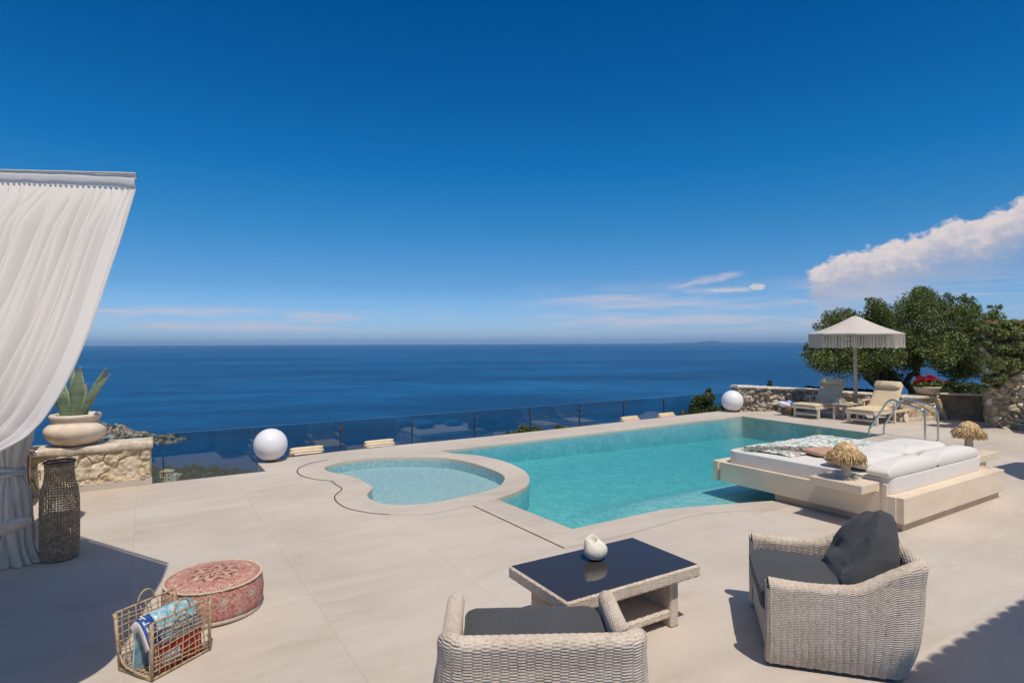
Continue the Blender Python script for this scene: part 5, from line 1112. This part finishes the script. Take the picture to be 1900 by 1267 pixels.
# ------------------------------------------------------------------ magazine basket
bq = P(282, 1264.5); br = P(389, 1206); e1 = (br-bq); Lb = e1.length; e1.normalize(); e2n = Vector((-e1.y, e1.x, 0)); Wb = .31; Hb = .36
t = thing('magazine_basket', 'open golden cane basket of crossed rods with hooped handles full of magazines', 'basket', bq, math.atan2(e1.y, e1.x))
M_cane = pm('golden_cane', (.32, .21, .11), (.50, .36, .21), 40, .55, .3, 60, .003)
def cane_side(y0, ytop, nm):
    k = MB(); f = lambda x, z: Vector((x, y0+(ytop-y0)*z/Hb, z)); rg = random.Random(int(y0*100)+3)
    for i in range(11):
        x = Lb*i/10; r_ = .0065 if i in (0, 10) else .0042; k.tube([f(x+rg.uniform(-.006, .006)+.009*math.sin(z*14+i), z)+Vector((0, .003*(-1)**i, 0)) for z in np.linspace(0.01, Hb, 8)], r_, 6)
    for j in range(11):
        z = .012+(Hb-.012)*j/10; r_ = .008 if j in (0, 10) else .0042; k.tube([f(x, z+(.012*math.sin(x*9+j)+rg.uniform(-.004, .004) if 0 < j < 10 else 0)) for x in np.linspace(0, Lb, 10)], r_, 6)
    k.tube([f(0, .01), f(.0, Hb)], .011, 8); k.tube([f(Lb, .01), f(Lb, Hb)], .010, 8); k.build(nm, M_cane, t, smooth=True)
    k = MB(); cx_ = Lb*.5; k.tube([f(cx_+.055*math.cos(a), Hb)+Vector((0, 0, .075*math.sin(a))) for a in np.linspace(0, math.pi, 14)], .007, 7); k.build('handle', M_cane, t, smooth=True)
cane_side(.0, -.0, 'cane_panel'); cane_side(Wb, Wb+.05, 'cane_panel')
k = MB(); k.tube([(0, 0, .012), (0, Wb, .012)], .010, 8); k.tube([(Lb, 0, .012), (Lb, Wb, .012)], .010, 8)
for j in range(9): y = Wb*j/8; k.tube([(0, y, .01), (Lb, y, .01)], .0045, 6)
for j in range(1, 10): x = Lb*j/10; k.tube([(x, 0, .014), (x, Wb, .014)], .004, 6)
k.build('basket_bottom', M_cane, t, smooth=True)
k = MB(); k.tube(spline([(-.0, .01, .02), (-.012, Wb*.35, .03), (-.012, Wb*.8, .055), (0, Wb, .10)], 4), .007, 7); k.build('end_rail', M_cane, t, smooth=True)
bl = lambda x, y, z: bq+e1*x+e2n*y+Vector((0, 0, z))
def magazine(label, c1_, c2_, x0, L, y0, y1, zb, ht, bend=.0, th_=.014, lean=0.0, name='magazine', pages=(.78, .74, .68)):
    r_ = thing(name, label, name, bl(x0, y0, zb), t.rotation_euler.z); 
    def surf(off, inset_=0):
        U, V = np.meshgrid(np.linspace(inset_, L-inset_, 6), np.linspace(0, 1, 22), indexing='ij')
        yy = (y1-y0)*np.sin(V*math.pi*.5*(1 if bend else 0)) if bend else (y1-y0)*V
        zz_ = ht*V if not bend else ht*(np.sin(V*math.pi*.5))*(1) if bend < 0 else ht*np.sin(V*math.pi)*bend+ht*V*0
        return np.stack([U, yy+off[0], zz_+off[1]], 2)
    return r_, surf
def slabmag(label, cover, x0, L, yc, w, z0, h, lean, name='magazine', ry=0.0, stripe=None, group='magazines in the cane basket'):
    r_ = thing(name, label, name, bl(x0, yc, z0), t.rotation_euler.z, group); r_.rotation_euler = (lean, ry, t.rotation_euler.z)
    MB().box((L/2, 0, h/2), (L, w, h)).build('pages', pm('paper', (.70, .66, .60), (.60, .55, .5), 90, .8, stretch=(1, 30, 1)), r_)
    for sg in (-1, 1): MB().box((L/2, sg*(w/2+.002), h/2), (L+.004, .0025, h+.004)).build('cover', cover, r_)
    if stripe: MB().box((L*.5, -w/2-.004, h*.78), (L*.8, .001, h*.14)).build('cover_title', stripe, r_); MB().box((L*.3, -w/2-.004, h*.3), (L*.4, .001, h*.3)).build('cover_picture', stripe, r_)
    return r_
cov = lambda n_, a_, b_, s_=9: pm(n_, a_, b_, s_, .3, 0, spec=.5)
red = cov('red_cover', (.55, .02, .03), (.25, .015, .02)); blu = cov('navy_cover', (.02, .06, .22), (.04, .12, .35)); mix_ = cov('picture_cover', (.6, .5, .42), (.12, .10, .12), 16); blk = cov('dark_cover', (.03, .03, .035), (.14, .06, .05), 12); wht = cov('white_cover', (.7, .68, .66), (.45, .55, .6), 14)
slabmag('bright red magazine standing at the front mesh of the cane basket', red, .05, .31, .030, .016, .02, .235, -.06, stripe=wht)
slabmag('dark red brown magazine standing second from the front mesh of the cane basket', blk, .03, .30, .062, .018, .02, .265, -.05, stripe=red)
slabmag('photo covered magazine with white panels, taller, in the middle of the cane basket', mix_, .10, .29, .10, .016, .02, .305, -.02, stripe=wht)
slabmag('pale magazine with grey green cover at the far end of the cane basket', wht, .14, .26, .140, .014, .02, .30, .04)
slabmag('thin blue grey magazine leaning toward the back mesh of the cane basket', cov('teal_cover', (.12, .36, .42), (.5, .6, .6), 12), .01, .28, .20, .012, .02, .25, .10)
# folded magazines arched over the others: navy cover, turquoise picture
def arch(label, mats, x0, L, ya, yb, z0, zt, rise, thk):
    r_ = thing('folded_magazine', label, 'magazine', bl(x0, ya, z0), t.rotation_euler.z, 'magazines in the cane basket')
    U, V = np.meshgrid(np.linspace(0, L, 10), np.linspace(0, 1, 30), indexing='ij'); yy = (yb-ya)*V; zz_ = (zt-z0)*np.sin(np.clip(V*1.25, 0, 1)*math.pi/2)+rise*np.sin(V*math.pi)-.10*np.clip(V-.75, 0, 1)
    zz_ = zz_+.01*np.sin(U*8)
    for j, (nm, mt, off) in enumerate(mats):
        m0, m1 = off; sl_ = slice(m0, m1); o_ = GB().add(np.stack([U[sl_], yy[sl_], zz_[sl_]+.004*j], 2)).build(nm, mt, r_); s_ = o_.modifiers.new('s', 'SOLIDIFY'); s_.thickness = thk if j == 0 else .003; s_.offset = -1 if j == 0 else 1
    return r_
tur = pm('turquoise_photo', (.12, .34, .40), (.50, .58, .60), 26, .3, spec=.5)
ar = arch('folded magazine arched over the basket top with navy and turquoise cover', [('pages', pm('curled_paper', (.72, .62, .56), (.6, .5, .45), 120, .8, stretch=(1, 1, 20)), (0, 10)), ('navy_cover', blu, (0, 3)), ('photo_cover', tur, (2, 10))], -.01, .36, .005, .20, .20, .325, .035, .05)
k = MB()
for (x_, v_, w1, w2) in ((.022, .28, .008, .05), (.05, .28, .008, .05), (.036, .40, .030, .008), (.036, .62, .008, .055), (.022, .62, .02, .008), (.055, .80, .03, .008)):
    zz1 = (.125)*math.sin(min(1, v_*1.25)*math.pi/2)+.035*math.sin(v_*math.pi); sl2 = (.125*math.cos(min(1, v_*1.25)*math.pi/2)*1.25*math.pi/2*(1 if v_*1.25 < 1 else 0)+.035*math.pi*math.cos(v_*math.pi))/.195
    k.box((x_, .195*v_, zz1+.0105+.01*math.sin(x_*8)), (w1, w2*math.cos(math.atan(sl2)), .001), Matrix.Rotation(math.atan(sl2), 3, 'X'))
k.build('cover_lettering', M_white, ar)
# ------------------------------------------------------------------ low lounge bed on the lower terrace (seen mirrored in the glass)
def mirror_pt(px, dl):                      # u of an object dl in front of the fence whose mirror image falls at px
    d = ray(px, 790); vt = vg+dl; Yy = vt/(cu-su*d.x); return UV((d.x*Yy, Yy))[0]
ub = mirror_pt(822, 1.6); t = thing('terrace_daybed', 'low white daybed on the lower terrace mirrored in the glass fence', 'daybed', W(ub, vg-1.6, -.95), TH)
k = MB(); k.box((0, 0, .17), (2.3, 1.7, .3)); k.build('platform', M_bedw, t, bevel=.01)
GB().add(cushion(2.2, 1.6, .16, .2, .1, 100, 24, .006, 1, lambda q: q+np.array([0, 0, .40])), True).build('mattress', M_sheet, t)
k = MB(); k.box((0, -.86, .37), (2.3, .06, .70)); k.build('back_panel', M_bedw, t, bevel=.01)
M_bluf = fabric('blue_cloth', (.05, .22, .42), (.10, .34, .55), 60)
for x, r0 in ((-.56, -.02), (.56, .02)):
    U, V = np.meshgrid(np.linspace(-.55, .55, 24), np.linspace(0, 1, 16), indexing='ij'); zz_ = .79-.06*(1-(U/.55)**2)-V*.34; o_ = GB().add(np.stack([U+x, -.80-.01*np.sin(U*30)+.0*V+.03*V, zz_], 2)).build('back_throw', fabric('pale_blue_throw', (.40, .62, .72), (.2, .42, .58), 30), t); o_.modifiers.new('s', 'SOLIDIFY').thickness = .01
for x, lbl in ((-.5, 'blue cushion on the terrace daybed, right one in its mirror image'), (.5, 'blue cushion on the terrace daybed, left one in its mirror image')):
    o_ = GB().add(cushion(.55, .5, .16, .6, .35, 60, 30, .02, 3), True).build('blue_cushion', M_bluf); o_.location = W(ub+x, vg-1.9, -.38); o_.rotation_euler = (0, 0, TH); tag(o_, lbl, 'cushion')
# ------------------------------------------------------------------ air
hz_m = bpy.data.materials.new('haze'); hz_m.use_nodes = True; g = NT(hz_m.node_tree); nt = hz_m.node_tree; nt.nodes.remove(nt.nodes['Principled BSDF'])
pv = g.n('ShaderNodeVolumePrincipled'); pv.inputs['Color'].default_value = (.42, .68, 1, 1); pv.inputs['Density'].default_value = 1.4e-5; g.l(pv.outputs[0], nt.nodes['Material Output'].inputs['Volume'])
k = MB(); k.box((0, 0, (SEA-3+420)/2), (190000, 190000, 420-SEA+3)); struct(k.build('haze', hz_m), 'stuff')
